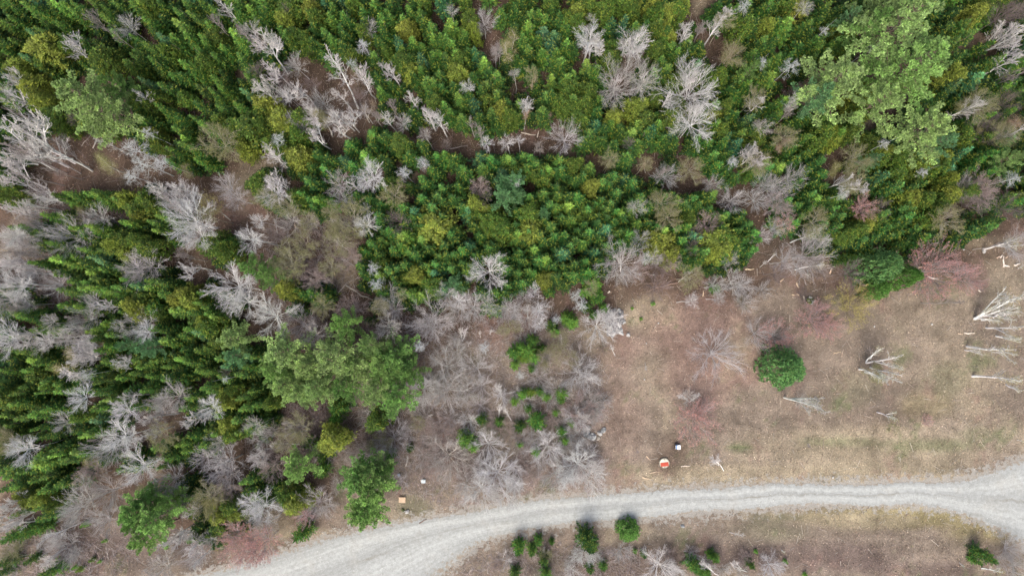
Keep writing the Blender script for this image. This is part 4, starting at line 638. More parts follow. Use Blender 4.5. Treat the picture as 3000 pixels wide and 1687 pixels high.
x, y, s = scatter(230000, -.15, lambda x, y, s: (litter_cover(x, y) < r.uniform(.05, .45, len(x))) & (r.uniform(size=len(x)) < .75)); n = len(x)
gi = r.integers(0, n, n); gi = np.where(r.uniform(size=n) < .6, (gi//14)*14 % n, np.arange(n)); x = x[gi]+r.normal(0, .09, n); y = y[gi]+r.normal(0, .09, n); s = s[gi]; P = np.column_stack([x, y, ground_z(x, y, s)-.01]); a = r.uniform(0, 6.28, n)
V, F = leaves(P, np.column_stack([np.cos(a)*.9, np.sin(a)*.55, r.uniform(.15, 1.0, n)]), r.uniform(.10, .26, n), r.uniform(.016, .04, n), r, up=1.2)
c = ground_col(x, y)*1.25; pal = np.array([(.50, .40, .26), (.36, .29, .19), (.26, .19, .14), (.20, .22, .09), (.42, .30, .23)]); k = r.uniform(.1, .7, n)[:, None]; c = c*(1-k)+pal[(gi*7919 % 100 < 100)*np.array([0, 0, 0, 1, 1, 1, 2, 2, 3, 4])[(gi*7919) % 10]]*k
new_obj('dry_grass', mesh_from('dry_grass', V, F, M_STUFF, tint=np.repeat(c, 4, 0)), kind='stuff')
# brushwood and saplings too fine to count
x, y, s = scatter(80000, .8, lambda x, y, s: (fbm(x, y, 1.6, 4.0) > r.uniform(-.5, .9, len(x))) & (r.uniform(size=len(x)) < np.where(litter_cover(x, y) > .12, 1, .10))); n = len(x)
P = np.column_stack([x, y, ground_z(x, y, s)-.02]); a = r.uniform(0, 6.28, n); L = r.uniform(.3, 1.5, n)
d = unit(np.column_stack([np.cos(a), np.sin(a), r.uniform(.3, 2.0, n)])); V, F = tubes(P, P+d*L[:, None], np.full(n, .013), np.full(n, .006))
pal = np.array([(.36, .30, .30), (.38, .27, .26), (.25, .19, .17), (.45, .42, .40), (.28, .26, .18)]); c = pal[r.integers(0, 5, n)]*r.uniform(.7, 1.2, (n, 1))
xb = r.uniform(-58, 12, 60000); yb = r.uniform(-33, 12, 60000); gpx = (1500+(xb+2)*26.6)/D; gpy = (900-yb*26.6)/D
q = np.zeros(len(xb), bool)
for a_, b_, c_, e_ in ((1200, 1000, 330, 270), (150, 1400, 200, 60), (800, 1090, 200, 80), (780, 650, 130, 160), (130, 560, 200, 230), (1500, 1420, 350, 60)): q |= ((gpx-a_)/c_)**2+((gpy-b_)/e_)**2 < 1
sb = road_sd(xb, yb); q &= sb > .8; xb, yb, sb = xb[q], yb[q], sb[q]; nb2 = len(xb)
Pb = np.column_stack([xb, yb, ground_z(xb, yb, sb)-.02]); a = r.uniform(0, 6.28, nb2); L = r.uniform(.4, 1.7, nb2); d = unit(np.column_stack([np.cos(a), np.sin(a), r.uniform(.2, 1.8, nb2)]))
V2, F2 = tubes(Pb, Pb+d*L[:, None], np.full(nb2, .014), np.full(nb2, .006)); pal2 = np.array([(.46, .41, .41), (.42, .33, .325), (.36, .31, .29), (.50, .47, .45)]); c2 = pal2[r.integers(0, 4, nb2)]*r.uniform(.7, 1.2, (nb2, 1))
F = np.vstack([F, F2+len(V)]); V = np.vstack([V, V2]); c = np.vstack([c, c2])
new_obj('brushwood', mesh_from('brushwood', V, F, M_BARK_A, tint=np.repeat(c, 6, 0)), kind='stuff')
x, y, s = scatter(9000, .4); n = len(x); P = np.column_stack([x, y, ground_z(x, y, s)+.03]); a = r.uniform(0, 6.28, n); L = r.uniform(.25, 1.1, n)
d = np.column_stack([np.cos(a), np.sin(a), r.uniform(-.03, .10, n)]); w_ = r.uniform(.008, .022, n); V, F = tubes(P, P+d*L[:, None], w_, w_*.7)
pal = np.array([(.50, .42, .34), (.34, .27, .23), (.22, .16, .13), (.58, .53, .46)]); c = pal[r.integers(0, 4, n)]
new_obj('fallen_twigs', mesh_from('fallen_twigs', V, F, M_BARK_A, tint=np.repeat(c, 6, 0)), kind='stuff')
x = r.uniform(-64, 64, 60000); y = r.uniform(-42, 0, 60000); s = road_sd(x, y); ok = (s < .9) & (r.uniform(size=60000) < .75); x, y, s = x[ok], y[ok], s[ok]; n = len(x)
q = r.uniform(.012, .038, n)[:, None]; cc = np.column_stack([x, y, np.where(s < 0, .045, .01)]); tet = np.array([(1, 0, 0), (-.5, .87, 0), (-.5, -.87, 0), (0, 0, .9)]); ang = r.uniform(0, 6.28, n)
ca, sa = np.cos(ang)[:, None], np.sin(ang)[:, None]; TX = tet[None, :, 0]*ca-tet[None, :, 1]*sa; TY = tet[None, :, 0]*sa+tet[None, :, 1]*ca
V = np.stack([cc[:, 0:1]+TX*q, cc[:, 1:2]+TY*q, cc[:, 2:3]+tet[None, :, 2]*q*np.ones((n, 1))], 2).reshape(-1, 3); i = np.arange(n)[:, None]*4
F = np.concatenate([i+np.array([0, 1, 3]), i+np.array([1, 2, 3]), i+np.array([2, 0, 3])]); c = np.array([.46, .46, .44])*r.uniform(.45, 1.35, (n, 1))
new_obj('loose_gravel', mesh_from('loose_gravel', V, F, M_STUFF, tint=np.repeat(c, 4, 0)), kind='stuff')

# ------------------------------------------------------------------ tree shapes
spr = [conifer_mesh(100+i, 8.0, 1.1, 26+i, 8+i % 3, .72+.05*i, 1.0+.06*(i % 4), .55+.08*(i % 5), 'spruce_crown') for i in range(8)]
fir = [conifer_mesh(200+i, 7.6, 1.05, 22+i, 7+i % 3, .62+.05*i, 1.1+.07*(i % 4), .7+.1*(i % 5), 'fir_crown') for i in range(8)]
ced = [cedar_mesh(300+i, 7.4, 1.0, 'cedar_crown') for i in range(5)]
bus = [conifer_mesh(400+i, 2.0, 1.0, 15, 11, .55, .95, .9, 'shrub_crown', None) for i in range(4)]
pin = [pine_mesh(500+i, 11.0, 3.0, 'pine') for i in range(5)]
rnd_ = [round_mesh(600+i, 4.5, 2.0, 'round_crown') for i in range(2)]
TR = [trunk_mesh(1.0, .012, 'conifer_trunk', i) for i in range(3)]
bar = {k: [bare_mesh(700+31*j+i, k, k) for i in range(nn)] for j, (k, nn) in enumerate((('dome', 4), ('big', 3), ('fine', 4), ('puff', 4)))}
bir = {'w': [birch_mesh(900+i, 'birch', 1+(i % 2), 15, fat=1.2) for i in range(6)], 'v': [birch_mesh(930+i, 'field_birch', 1+(i % 3), 8, True, 900, 1.75) for i in range(5)], 'h': [birch_mesh(950+i, 'hazy_birch', 1+(i % 2), 11, True) for i in range(4)]}
BK = (.20, .16, .125)
def gz1(x, y): return float(ground_z(np.array([x]), np.array([y]))[0])
def conifer_thing(kind, x, y, h, R, tone, pos):
    name, cat, grp, pool, H0, R0, kw = {'spruce': ('spruce_tree', 'spruce', 'dark spruces of the left stand', spr, 8.0, 1.1, 'spruce'),
        'fir': ('fir_tree', 'fir', 'young firs of the thickets', fir, 7.6, 1.05, 'fir'), 'cedar': ('cedar_tree', 'cedar', 'yellowish cedars among the firs', ced, 7.4, 1.0, 'cedar')}[kind]
    look = {1: 'wide', 0: '', -1: 'small'}[1 if R > 1.25 else (-1 if R < .8 else 0)]
    o = thing(name, cat, grp, (look+' '+TWORD[tone]).strip(), kw, (x, y, gz1(x, y)-.05), (R/R0, R/R0, h/H0), rz=rng.uniform(0, 6.28), pos=pos)
    me = pool[rng.integers(len(pool))]; o.rotation_euler = (rng.normal(0, .045), rng.normal(0, .045), o.rotation_euler[2])
    c0 = jit(TONE[tone], rng, .18 if kind != 'cedar' else .12)
    if kind == 'fir' and pos[1] > 400 and tone != 'l': c0 = (c0[0]*.78, c0[1]*.98, c0[2]*1.1)
    if isinstance(me, tuple):
        new_obj('crown', me[0], o, c0); k = rng.uniform(1.4, 2.3); new_obj('sunlit_leader', me[1], o, (c0[0]*k*1.35, c0[1]*k*1.05, c0[2]*k))  # yellowish leaders, with sunlight on the tops painted into the colour
    else: new_obj('crown', me, o, c0)
    tr = new_obj('trunk', TR[rng.integers(3)], o, BK); tr.scale = (9, 9, H0*.97)
    return o
for kind in ('spruce', 'fir', 'cedar'):
    L = sorted([c for c in con if c[0] == kind], key=lambda c: -c[4]*c[3])
    print(kind, len(L))
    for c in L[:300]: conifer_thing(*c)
    for c in L[300:]: fill.append((c[1], c[2], c[3], c[4], c[5]))
print('fill', len(fill))
# the undergrowth of young conifers, one mass
Vs, Fs, Ts, off = [], [], [], 0; SHs = []
lite = [conifer_mesh(800+i, 7.0, 1.0, 14, 6, .75, 1.7, .9, 'understorey', None) for i in range(4)]
lv = []
for m in lite:
    v = np.empty(len(m.vertices)*3, np.float32); m.vertices.foreach_get('co', v); f = np.empty(len(m.polygons)*3, np.int32); m.loops.foreach_get('vertex_index', f); lv.append((v.reshape(-1, 3), f.reshape(-1, 3)))
zz = ground_z(np.array([f[0] for f in fill]), np.array([f[1] for f in fill]))
for (x, y, h, R, tone), z in zip(fill, zz):
    v, f = lv[rng.integers(4)]; a = rng.uniform(0, 6.28); ca, sa = math.cos(a), math.sin(a); w_ = v.copy()
    w_[:, 0] = (v[:, 0]*ca-v[:, 1]*sa)*R+x; w_[:, 1] = (v[:, 0]*sa+v[:, 1]*ca)*R+y; w_[:, 2] = v[:, 2]*h/7.0+z
    Vs.append(w_); Fs.append(f+off); off += len(w_); SHs.append(rng.uniform(.6, 1.4, len(w_)//4)); Ts.append(np.tile(jit(TONE[tone], rng), (len(w_), 1)))
new_obj('conifer_understorey', mesh_from('conifer_understorey', np.vstack(Vs), np.vstack(Fs), M_NEEDLE_A, tint=np.vstack(Ts), shade=np.concatenate(SHs)), kind='stuff')
print('understorey tris', sum(len(f) for f in Fs))
for x, y, h, R, tone, pos in low:
    seed_ = R < .45
    o = thing('seedling' if seed_ else 'evergreen_shrub', 'seedling' if seed_ else 'shrub', 'small evergreen shrubs in the open' , ('tiny ' if seed_ else ('low ' if h < 2.6 else '')) + TWORD[tone], 'seedling' if seed_ else 'evergreen shrub', (x, y, gz1(x, y)-.03), (R, R, h/2.0), rz=rng.uniform(0, 6.28), pos=pos)
    new_obj('crown', bus[rng.integers(4)], o, jit(tuple(v*1.55 for v in TONE[tone]), rng)); tr = new_obj('trunk', TR[0], o, BK); tr.scale = (5, 5, 1.6)
for t, x, y, r_, h, tone in ROUND:
    px, py = tp(t, x, y); p = at(px, py, h*.5); R = r_*K*(CAM_H-h)/2000
    o = thing('young_pine', 'pine', None, 'dense round '+TWORD[tone], 'young pine', (p[0], p[1], gz1(p[0], p[1])), (R/2, R/2, h/4.5), rz=rng.uniform(0, 6.28), pos=(px, py))
    new_obj('crown', rnd_[rng.integers(2)], o, jit((.120, .260, .088) if tone == 'm' else (.105, .245, .050), rng, .05)); tr = new_obj('trunk', TR[1], o, BK); tr.scale = (10, 10, 4.0)
for t, x, y, r_, h, tone in PINES:
    px, py = tp(t, x, y); p = at(px, py, h*.8); R = r_*K*(CAM_H-h)/2000*1.30
    big_ = 'big ' if r_ > 140 else ('small ' if r_ < 80 else '')
    o = thing('pine_tree', 'pine', 'large soft-needled pines', big_+TWORD[tone], 'pine', (p[0], p[1], gz1(p[0], p[1])-.05), (R/2.9, R/2.9, h/11*(1 if R > 1.6 else 1)), rz=rng.uniform(0, 6.28), pos=(px, py))
    cm, lm = pin[rng.integers(5)]; new_obj('crown', cm, o, jit(TONE[tone] if tone in 'pg' else {'m': (.175, .320, .090), 'b': (.15, .31, .145)}[tone], rng, .07)); new_obj('branches', lm, o, (.22, .17, .13)); tr = new_obj('trunk', TR[2], o, BK); tr.scale = (14, 14, 10.4)
# bare broadleaf trees: look, shape, bark colour, twig colour, bud colour, height factor
BKIND = {'W': ('white-barked', 'big', (.78, .77, .75), (.56, .54, .52), None, 1.9), 'G': ('grey', 'dome', (.54, .52, .48), (.40, .375, .35), None, 1.8),
 'L': ('lilac-grey', 'fine', (.60, .58, .57), (.45, .43, .41), None, 1.4), 'K': ('dark brown-grey', 'fine', (.24, .20, .19), (.26, .21, .20), None, 1.6),
 'D': ('dead lichen-grey', 'puff', (.50, .52, .50), (.52, .54, .53), None, 4.0), 'H': ('olive-tinted', 'dome', (.42, .39, .30), (.30, .28, .18), (.22, .22, .085), 1.7),
 'R': ('rosy-twigged', 'fine', (.42, .38, .36), (.38, .32, .30), (.36, .27, .24), 1.5), 'P': ('pink-budded', 'fine', (.44, .41, .41), (.48, .35, .345), (.56, .29, .25), 1.3),
 'Q': ('faintly red-budded', 'fine', (.38, .32, .33), (.40, .32, .33), (.52, .27, .235), 1.3), 'Y': ('yellow-flowering', 'fine', (.38, .33, .22), (.40, .33, .20), (.42, .38, .10), 1.3)}
rs = np.random.default_rng(77)
def scrub(n, x0, y0, x1, y1, kinds, r0, r1, tile=10):
    out = []
    for _ in range(n*6):
        px, py = rs.uniform(x0, x1)*D, rs.uniform(y0, y1)*D; p = at(px, py)
        if road_sd(p[0], p[1])[0] < 1.2 or any((px-a)**2+(py-b)**2 < 30**2 for a, b in avoid): continue
        avoid.append((px, py)); out.append(f"{int((px-TILES[tile][0])/K)},{int((py-TILES[tile][1])/K)},{int(rs.uniform(r0, r1))}{kinds[rs.integers(len(kinds))]}")
        if len(out) >= n: break
    return ' '.join(out)
avoid = [tuple(np.array((b*D, c*D))) for b, c in ((1065, 1210), (1010, 1257), (1706, 1125), (1671, 1164), (1545, 815), (1500, 1090))]
for tl, args in ((5, (14, 930, 740, 1420, 960, 'LLLRGL', 55, 105)), (9, (26, 1030, 950, 1500, 1225, 'LLLRRGL', 55, 105)), (8, (8, 60, 1150, 620, 1430, 'LLGRLK', 60, 115)), (9, (14, 620, 1040, 1000, 1150, 'LKKLG', 60, 110)),
                 (5, (9, 680, 540, 880, 740, 'LKHLK', 50, 95)), (4, (6, 0, 380, 260, 760, 'LLGLK', 60, 110)), (10, (16, 1190, 1380, 1900, 1440, 'LLGRK', 40, 80)), (6, (16, 1600, 560, 2080, 760, 'LLKR', 55, 100)), (1, (10, 640, 160, 960, 330, 'LLK', 50, 90))):
    BARE[tl] += ' '+scrub(*args, tile=tl)
for t, s in BARE.items():
    for x, y, r_, k in re.findall(r'(-?\d+),(-?\d+),(\d+)([A-Z])', s):
        x, y, r_ = int(x), int(y), int(r_); px, py = tp(t, x, y); lk, shape, cb, ctw, cbud, hf = BKIND[k]
        inside = litter_cover(np.array([at(px, py)[0]]), np.array([at(px, py)[1]]))[0] > .35
        if k == 'W' and r_ < 70: shape = 'dome'
        R = r_*K*(CAM_H-(6 if inside else 2))/2000*1.08; S_ = R/(2.65 if shape != 'puff' else 1.5)       # crown scale
        top = 4.0 if shape == 'puff' else (3.2 if shape == 'fine' else 3.5)
        h = {'W': 7.6, 'G': 7.2, 'H': 6.8, 'D': 6.9}.get(k, 5.0) if (inside or k == 'D') else 0
        zs = S_*(1.0 if k != 'D' else .9); h = max(h, top*zs*(1.0 if shape == 'fine' else 1.12)); z0 = h-top*zs
        if k == 'H' and not inside: z0 += .8
        p = at(px, py, z0+top*zs*(.55 if k != 'D' else .75)); small = R < .95
        nm = 'dead_tree' if k == 'D' else 'budding_tree' if k in 'PQ' else 'hazel_shrub' if k == 'Y' else 'bare_shrub' if (k in 'LKR' and not inside) or (small and not inside) else 'bare_tree'
        o = thing(nm, 'shrub' if 'shrub' in nm else 'tree', {'budding_tree': 'trees with reddish buds', 'hazel_shrub': 'yellow-flowering shrubs', 'bare_shrub': 'leafless shrubs', 'dead_tree': 'dead standing conifers', 'bare_tree': 'leafless trees'}[nm], (('wide ' if R > 1.7 else '')+lk), {'budding_tree': 'tree', 'hazel_shrub': 'shrub', 'bare_shrub': 'leafless shrub', 'dead_tree': 'dead conifer top', 'bare_tree': 'leafless tree'}[nm],
                  (p[0], p[1], gz1(p[0], p[1])-.03), rz=rng.uniform(0, 6.28), pos=(px, py))
        B = bar[shape][rng.integers(len(bar[shape]))]
        def crown(nm_, me_, col_, **kw):
            q = new_obj(nm_, me_, o, col_, **kw); q.scale = (S_, S_, zs); q.location = (0, 0, z0)
        crown('branches', B['branches'], jit(cb, rng, .06), kind='stuff'); crown('twigs', B['twigs'], jit(ctw, rng, .06), kind='stuff')
        if z0 > .5:
            tr = new_obj('trunk', TR[rng.integers(3)], o, jit(cb, rng, .06)); rr = max(5.0, 8*S_); tr.scale = (rr, rr, (z0+.5*S_)/.62)
            if shape != 'puff': tr.scale[2] = z0+.9*S_
        crown('trunk', B['trunk'], jit(cb, rng, .06)) if z0 <= .5 else None
        if cbud: crown('buds', B['buds'], jit(cbud, rng, .06), kind='stuff')
for t, s in STEMS.items():
    for x1, y1, x2, y2, k in re.findall(r'(-?\d+),(-?\d+)>(-?\d+),(-?\d+)([whgv])', s):
        b = tp(t, int(x1), int(y1)); e = tp(t, int(x2), int(y2)); B0 = at(*b); B0[2] = gz1(B0[0], B0[1])
        best = None
        plen = math.hypot(b[0]-e[0], b[1]-e[1]); hmin = max(.8, plen*CAM_H/2000*.6)
        for h in np.arange(hmin, min(12.5, max(1.6, plen*.0375*2.0)), .2):
            T_ = at(*e, h); q = math.hypot(T_[0]-B0[0], T_[1]-B0[1])
            sc_ = q/h+.015*abs(h-hmin)
            if best is None or sc_ < best[0]: best = (sc_, T_)
        T_ = best[1]
        ins = litter_cover(T_[:1], T_[1:2])[0] > .42 and k in 'wg' and t in (0, 1, 2, 3, 4, 8) and plen*.0375 < 4.6 and litter_cover(B0[:1], B0[1:2])[0] > .36
        if ins: T_ = at(*e, 8.2); B0 = np.array([T_[0]+(B0[0]-T_[0])*.25, T_[1]+(B0[1]-T_[1])*.25, gz1(T_[0], T_[1])])
        v = Vector(T_-B0); Lh = v.length; qt = v.normalized().to_track_quat('Z', 'Y') if v.normalized().z < .9999 else Quaternion()
        qt = Vector((0, 0, 1)).rotation_difference(v.normalized()) @ Quaternion((0, 0, 1), rng.uniform(0, 6.28))
        sxy = max(plen*.0375/8*{'w': 1.15, 'v': 1.2, 'h': 1.5, 'g': .7}[k], .16)*(1.25 if plen < 110 else 1)
        if ins: sxy = rng.uniform(.62, .85)*(1 if k == 'w' else .6)
        nm = 'birch_tree' if Lh > 2.2 else 'birch_sapling'
        o = thing(nm, 'birch', 'leaning bare birches', {'w': 'white-stemmed', 'v': 'bright white field', 'h': 'catkin-hazed', 'g': 'thin grey'}[k], 'birch' if Lh > 2.2 else 'birch sapling', B0-np.array([0, 0, .05]), (sxy, sxy, Lh/8), quat=qt, pos=((b[0]+e[0])/2, (b[1]+e[1])/2))
        BL = bir[k if k in 'hv' else 'w']; Bm = BL[rng.integers(len(BL))]; cb = {'w': (.76, .74, .71), 'v': (.84, .83, .80), 'h': (.68, .65, .58), 'g': (.40, .36, .33)}[k]; cw = {'w': (.62, .58, .55), 'v': (.66, .63, .60), 'h': (.40, .36, .26), 'g': (.38, .33, .31)}[k]
        new_obj('trunk', Bm['trunk'], o, jit(cb, rng, .05)); new_obj('branches', Bm['branches'], o, jit(tuple((a_+c_)/2 for a_, c_ in zip(cb, cw)), rng, .05), kind='stuff'); new_obj('twigs', Bm['twigs'], o, jit(cw, rng, .05), kind='stuff')
        if k == 'v': new_obj('catkins', Bm['catkins'], o, jit((.34, .35, .13), rng, .1), kind='stuff')
        if k == 'h': new_obj('catkins', Bm['catkins'], o, jit((.30, .29, .115) if rng.uniform() < .6 else (.33, .24, .16), rng, .1), kind='stuff')
# ------------------------------------------------------------------ fallen logs
LTONE = {'g': (.36, .32, .29), 'w': (.66, .59, .50), 't': (.58, .45, .32), 'b': (.20, .14, .11)}
LW = {'g': 'weathered grey', 'w': 'pale barkless', 't': 'tan split', 'b': 'dark brown'}
for i, (t, x1, y1, x2, y2, wcm, tone) in enumerate(LOGS):
    a = at(*tp(t, x1, y1)); b = at(*tp(t, x2, y2)); a[2] = gz1(a[0], a[1]); b[2] = gz1(b[0], b[1]); r = np.random.default_rng(3000+i)
    L = np.linalg.norm(b-a); n = max(3, int(L/.6)); rad = wcm/200*1.15; c0 = (a+b)/2; rads = rad*np.linspace(1.15, .7, n+1)*r.uniform(.9, 1.1, n+1)
    C = np.array([a+(b-a)*k/n-c0 for k in range(n+1)]); side = unit(np.cross((b-a), [0, 0, 1.0])); C += side*r.normal(0, .03*min(L, 2), n+1)[:, None]; C[:, 2] += rads*.85
    parts = [tubes(C[:-1], C[1:], rads[:-1], rads[1:], 8)]
    # end caps
    for e, q, rr in ((0, C[0], rads[0]), (1, C[-1], rads[-1])):
        d = unit(C[1]-C[0])*(-1 if e == 0 else 1); parts.append(tubes([q], [q+d*.012], [rr], [.001], 8))
    name = 'fallen_log' if L > 1.3 else 'wood_chunk'
    o = thing(name, 'log', 'fallen trunks on the ground' if L > 1.3 else 'short cut pieces of wood', LW[tone]+(' long' if L > 3 else ''), 'fallen log' if L > 1.3 else 'piece of wood', c0, pos=((tp(t, x1, y1)[0]+tp(t, x2, y2)[0])/2, (tp(t, x1, y1)[1]+tp(t, x2, y2)[1])/2))
    V, F = join(parts); new_obj('log', mesh_from('log', V, F, M_BARK), o, jit(LTONE[tone], rng, .08))
    if L > 1.3:
        m = int(L*1.3)+1; k = r.integers(0, n, m); P = C[k]; d = unit(side*r.choice([-1, 1], m)[:, None]+r.normal(0, .4, (m, 3))+[0, 0, .3]); V, F = tubes(P, P+d*r.uniform(.2, .55, m)[:, None], np.full(m, rad*.3), np.full(m, rad*.1))
        new_obj('branch_stubs', mesh_from('branch_stubs', V, F, M_BARK), o, jit(LTONE[tone], rng, .08))
# ------------------------------------------------------------------ rocks
import bmesh
RM = {'w': rock_mat('rock_pale', (.40, .39, .37)), 'g': rock_mat('rock_grey', (.24, .25, .25)), 'm': rock_mat('rock_mossy', (.12, .12, .09), moss=(.09, .12, .02)), 't': rock_mat('rock_tan', (.36, .32, .26))}
def rock(name, c, rx, ry, rz, seed, mat, sub=3, rough=.28, parent=None, ang=0):
    bm = bmesh.new(); bmesh.ops.create_icosphere(bm, subdivisions=sub, radius=1); r = np.random.default_rng(seed); dirs = unit(r.normal(0, 1, (9, 3))); cut = r.uniform(.62, .95, 9); ca, sa = math.cos(ang), math.sin(ang)
    for v in bm.verts:
        p = np.array(v.co); d = p/np.linalg.norm(p); k = 1.0
        for q, cc_ in zip(dirs, cut):
            s = d@q
            if s > cc_: k = min(k, cc_/s)
        k *= 1+rough*.35*math.sin(d[0]*5+seed)*math.sin(d[1]*6+seed*2)+rough*.15*math.sin(d[2]*13+d[0]*11)
        x_, y_ = d[0]*k*rx, d[1]*k*ry; v.co = (x_*ca-y_*sa, x_*sa+y_*ca, d[2]*k*rz)
    me = bpy.data.meshes.new(name); bm.to_mesh(me); bm.free(); me.materials.append(mat); o = bpy.data.objects.new(name, me); COL.objects.link(o); o.location = c
    if parent: o.parent = parent
    return o
for i, (t, x, y, r_, h, tone, lab) in enumerate(ROCKS):
    p = at(*tp(t, x, y), h*.5); R = r_*K*CAM_H/2000; g = gz1(p[0], p[1])
    o = rock('rock', (p[0], p[1], g+h*.25), R*1.12, R*.92, h*.75, 40+i, RM[tone], 3 if r_ > 12 else 2, ang=i*1.3); o['label'] = lab; o['category'] = 'rock'
# lichen-spotted ledge: one outcrop with cracked shoulders
p = at(*tp(6, 778, 985)); g = gz1(p[0], p[1])
led = bpy.data.objects.new('rock_ledge', None); COL.objects.link(led); led.location = (p[0], p[1], g); led['label'] = 'large pale grey rock ledge half hidden behind a white bare tree'; led['category'] = 'rock'
LM = rock_mat('rock_ledge', (.22, .215, .21), lichen=(.46, .46, .44))
for i, (dx, dy, rx, ry, rz) in enumerate([(-.05, .0, .95, 1.6, .55), (.35, .85, .6, .62, .62), (-.55, .4, .8, 1.0, .4), (.3, -.75, .6, .85, .42), (-.3, -1.0, .7, .6, .3), (.55, .15, .38, .6, .5)]):
    rock('slab', (dx, dy, .02), rx, ry, rz, 90+i, LM, 4, .4, led, .25*i)
# ------------------------------------------------------------------ man-made things
def boxmesh(name, sx, sy, sz, mat, bev=.01, seg=2):
    bm = bmesh.new(); bmesh.ops.create_cube(bm, size=1)
    for v in bm.verts: v.co = (v.co.x*sx, v.co.y*sy, v.co.z*sz)
    bmesh.ops.bevel(bm, geom=bm.edges[:], offset=bev, segments=seg, affect='EDGES'); me = bpy.data.meshes.new(name); bm.to_mesh(me); bm.free(); me.materials.append(mat); return me
def lathe(name, prof, mat, n=48):
    V = [(r_*math.cos(2*math.pi*k/n), r_*math.sin(2*math.pi*k/n), z) for r_, z in prof for k in range(n)]; F = [(i*n+k, i*n+(k+1) % n, (i+1)*n+(k+1) % n, (i+1)*n+k) for i in range(len(prof)-1) for k in range(n)]
    me = bpy.data.meshes.new(name); me.from_pydata(V, [], F); me.materials.append(mat); me.update(); return me
def root(name, label, cat, p, rz=0):
    o = bpy.data.objects.new(name, None); COL.objects.link(o); o.location = p; o.rotation_euler = (0, 0, rz); o['label'] = label; o['category'] = cat; return o
def part(name, me, parent, loc=(0, 0, 0), rot=(0, 0, 0)):
    o = bpy.data.objects.new(name, me); COL.objects.link(o); o.parent = parent; o.location = loc; o.rotation_euler = rot; return o
concrete = simple_mat('concrete', (.36, .34, .27), .9, .2, 14, .2, grime=(.16, .15, .11)); cream = simple_mat('cream_concrete', (.62, .59, .48), .8, .1, 10, .2, grime=(.42, .39, .30))
redp = simple_mat('red_paint', (.40, .055, .026), .55, .12, 12, .3); dkm = simple_mat('dark_metal', (.05, .05, .05), .5); whitep = simple_mat('white_plastic', (.86, .87, .88), .4, .03, 8, .5); bluep = simple_mat('blue_plastic', (.05, .16, .36), .4, .15, 10, .5)
blackp = simple_mat('black_plastic', (.02, .025, .04), .5); greyp = simple_mat('grey_metal', (.42, .50, .53), .4, .08, 9, .5); tanw = simple_mat('tan_wood', (.50, .37, .25), .75, .12, 7, .2); bluegrey = simple_mat('blue_grey_metal', (.27, .33, .42), .5, .1, 8)
S = CAM_H/2000
p = at(*tp(10, 1152, 597), .3); R = 38*K*S*(1-.3/75)
wc = root('well_cover', 'round cream concrete lid with a brick-red panel in the dry field', 'lid', (p[0], p[1], 0))
part('concrete_ring', lathe('concrete_ring', [(R*.97, -.1), (R, 0), (R, .24), (R*.985, .265), (R*.90, .27), (R*.885, .25), (R*.885, .05)], concrete), wc)
part('lid', lathe('lid', [(R*.872, .1), (R*.872, .235), (R*.855, .25), (R*.45, .262), (.001, .266)], cream), wc)
part('red_panel', boxmesh('red_panel', R*1.56, R*.78, .02, redp, .006), wc, (.02, -R*.22, .279), (0, 0, .12))
for sy_ in (.78, -.80): part('lifting_handle', boxmesh('lifting_handle', .045, .12, .03, dkm, .008), wc, (-.01, R*sy_, .268))
p = at(*tp(10, 1255, 475), .45)
ub = root('utility_box', 'small white-topped box with a blue edge above the red-panelled lid', 'box', (p[0], p[1], gz1(p[0], p[1])))
part('body', boxmesh('body', .56, .56, .42, blackp, .03), ub, (-.02, .03, .21)); part('white_lid', boxmesh('white_lid', .34, .47, .035, whitep, .016, 3), ub, (.085, -.015, .44))
part('blue_flap', boxmesh('blue_flap', .13, .42, .03, bluep, .012), ub, (-.155, .0, .437)); part('white_rim', boxmesh('white_rim', .05, .36, .02, whitep, .008), ub, (-.235, -.03, .428)); part('hinge', boxmesh('hinge', .012, .40, .02, dkm, .003), ub, (-.088, 0, .452))
p = at(*tp(9, 1265, 732), .4)
gb = root('metal_box', 'small pale blue-grey metal box in the brown scrub above the road', 'box', (p[0], p[1], gz1(p[0], p[1])), .04)
part('body', boxmesh('body', .42, .36, .36, bluegrey, .012), gb, (0, 0, .18)); part('lid', boxmesh('lid', .45, .38, .03, greyp, .01, 2), gb, (0, 0, .38)); part('latch', boxmesh('latch', .05, .02, .06, dkm, .004), gb, (0, -.19, .33))
p = at(*tp(9, 1078, 688), .3)
gb = root('small_box', 'faint blue-grey cap half hidden in twigs right of the pine', 'box', (p[0], p[1], gz1(p[0], p[1])), .3)
part('body', boxmesh('body', .26, .26, .26, dkm, .01), gb, (0, 0, .13)); part('lid', boxmesh('lid', .30, .30, .03, bluegrey, .01), gb, (0, 0, .275))
p = at(*tp(9, 1103, 875), .3)
tb = root('wooden_board', 'square tan plywood board lying beside the roadside pine', 'board', (p[0], p[1], gz1(p[0], p[1])+.02), -.03)
part('panel', boxmesh('panel', .74, .60, .022, tanw, .005), tb, (0, 0, .23))
for q in (-.25, .25): part('batten', boxmesh('batten', .07, .56, .05, tanw, .006), tb, (q, 0, .193))
for q in ((-.27, -.2), (.27, -.2), (-.27, .2), (.27, .2)): part('leg', boxmesh('leg', .07, .07, .19, tanw, .005), tb, (q[0]*1.2, q[1], .08))
# round moss cushions
for t, x, y, r_, lab in ((9, 1112, 948, 13, None),):
    pass
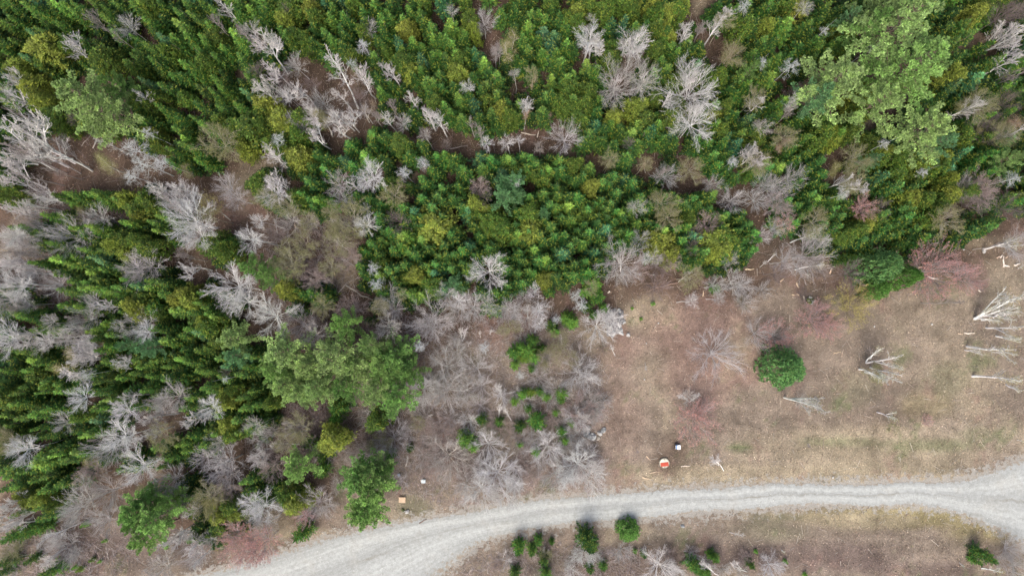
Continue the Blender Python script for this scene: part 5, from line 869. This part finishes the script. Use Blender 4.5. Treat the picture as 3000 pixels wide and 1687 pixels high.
# ------------------------------------------------------------------ labels
LAND = [(220,250,'the big pale upper pine'),(1745,255,'the largest white bare tree'),(1285,480,'the central blue-green pine'),(1085,560,'the golden cedar of the thicket'),(1425,345,'the rosy bare tree by the gap'),(1967,938,'the lone round pine'),
 (1671,1164,'the red-panelled lid'),(1065,1210,'the metal box'),(1010,1257,'the tan board'),(1550,815,'the grey ledge'),(870,900,'the broad pine group'),(350,1320,'the bottom left pine'),(910,1240,'the roadside pine'),(750,1190,'the slim pale pine'),
 (2210,680,'the dense evergreen clump'),(2130,770,'the yellow-flowering shrub'),(2370,680,'the pink-tipped tree'),(1810,890,'the big lilac bare tree'),(1755,1045,'the pink shrub'),(590,735,'the big round bare tree'),(490,560,'the tangled bare tree'),
 (2280,130,'the tallest pine'),(2120,200,'the second pine'),(930,450,'the white star-shaped tree'),(1240,680,'the white tree edging the thicket'),(1078,800,'the lilac dome tree'),(640,250,'the row of leaning birches'),(100,450,'the left birch grove'),(1580,215,'the twin grey trees'),
 (1480,1360,'the dark shrub below the road'),(1583,1337,'the round shrub below the road'),(2220,915,'the forked white birch'),(2330,330,'the pale right pine'),(355,505,'the golden cedar column'),(1000,190,'the white birch pair'),(330,880,'the blue-green pair of pines'),
 (60,1130,'the lichened white trunk'),(1800,610,'the golden cedar at the edge'),(2500,100,'the forked birches'),(100,1010,'the left spruce stand'),(1040,60,'the pale golden tree'),(1800,100,'the dark gap'),(2540,1200,'the road fork'),(2530,620,'the thick white birch'),(520,100,'the top spruce rows'),(1500,1090,'the stone heap'),
 (1250,1140,'the spreading white tree'),(700,440,'the white tree trio'),(1370,130,'the upper fir stand'),(2500,800,'the row of field birches'),(1440,910,'the bright low fir'),(480,1030,'the white tangled pair')]
NUM = ['no', 'one', 'two', 'three', 'four', 'five', 'six', 'seven', 'eight', 'nine', 'ten', 'eleven', 'twelve', 'thirteen', 'fourteen', 'fifteen', 'sixteen', 'seventeen', 'eighteen', 'nineteen', 'twenty']
LXY = np.array([(a*D, b*D) for a, b, _ in LAND])
used = set(o['label'].lower() for o in sc.objects if o.get('label'))
DIRS = ['right of', 'up-right of', 'above', 'up-left of', 'left of', 'down-left of', 'below', 'down-right of']
def candidates(look, kw, pos):
    d = np.hypot(LXY[:, 0]-pos[0], LXY[:, 1]-pos[1])
    for j in np.argsort(d)[:9]:
        dx, dy = pos[0]-LXY[j, 0], -(pos[1]-LXY[j, 1]); m = d[j]*CAM_H*.92/2000
        if m < .9: yield f"{look} {kw} at {LAND[j][2]}"; continue
        dr = DIRS[int(round(math.atan2(dy, dx)/(math.pi/4))) % 8]; k = int(round(m))
        if k <= 20: yield f"{look} {kw} {NUM[k]} {'metre' if k == 1 else 'metres'} {dr} {LAND[j][2]}"
        e, f = int(round(abs(dx)*CAM_H*.92/2000)), int(round(abs(dy)*CAM_H*.92/2000))
        if 0 < e <= 20 and 0 < f <= 20: yield f"{look} {kw} {NUM[e]} metres {'right' if dx > 0 else 'left'} and {NUM[f]} {'up' if dy > 0 else 'down'} from {LAND[j][2]}"
for o, look, kw, pos in THINGS:
    lab = None
    for c in candidates(look, kw, pos):
        if c.lower() not in used and len(c.replace('-', ' ').split()) <= 16: lab = c; break
    if lab is None:
        for c in candidates('slim '+look, kw, pos):
            if c.lower() not in used and len(c.replace('-', ' ').split()) <= 16: lab = c; break
    if lab is None: lab = c
    used.add(lab.lower()); o['label'] = lab
from collections import Counter; print(Counter(o.name.split('.')[0] for o in sc.objects if o.parent is None).most_common(24))
print('things', len(THINGS), 'objects', len(sc.objects))
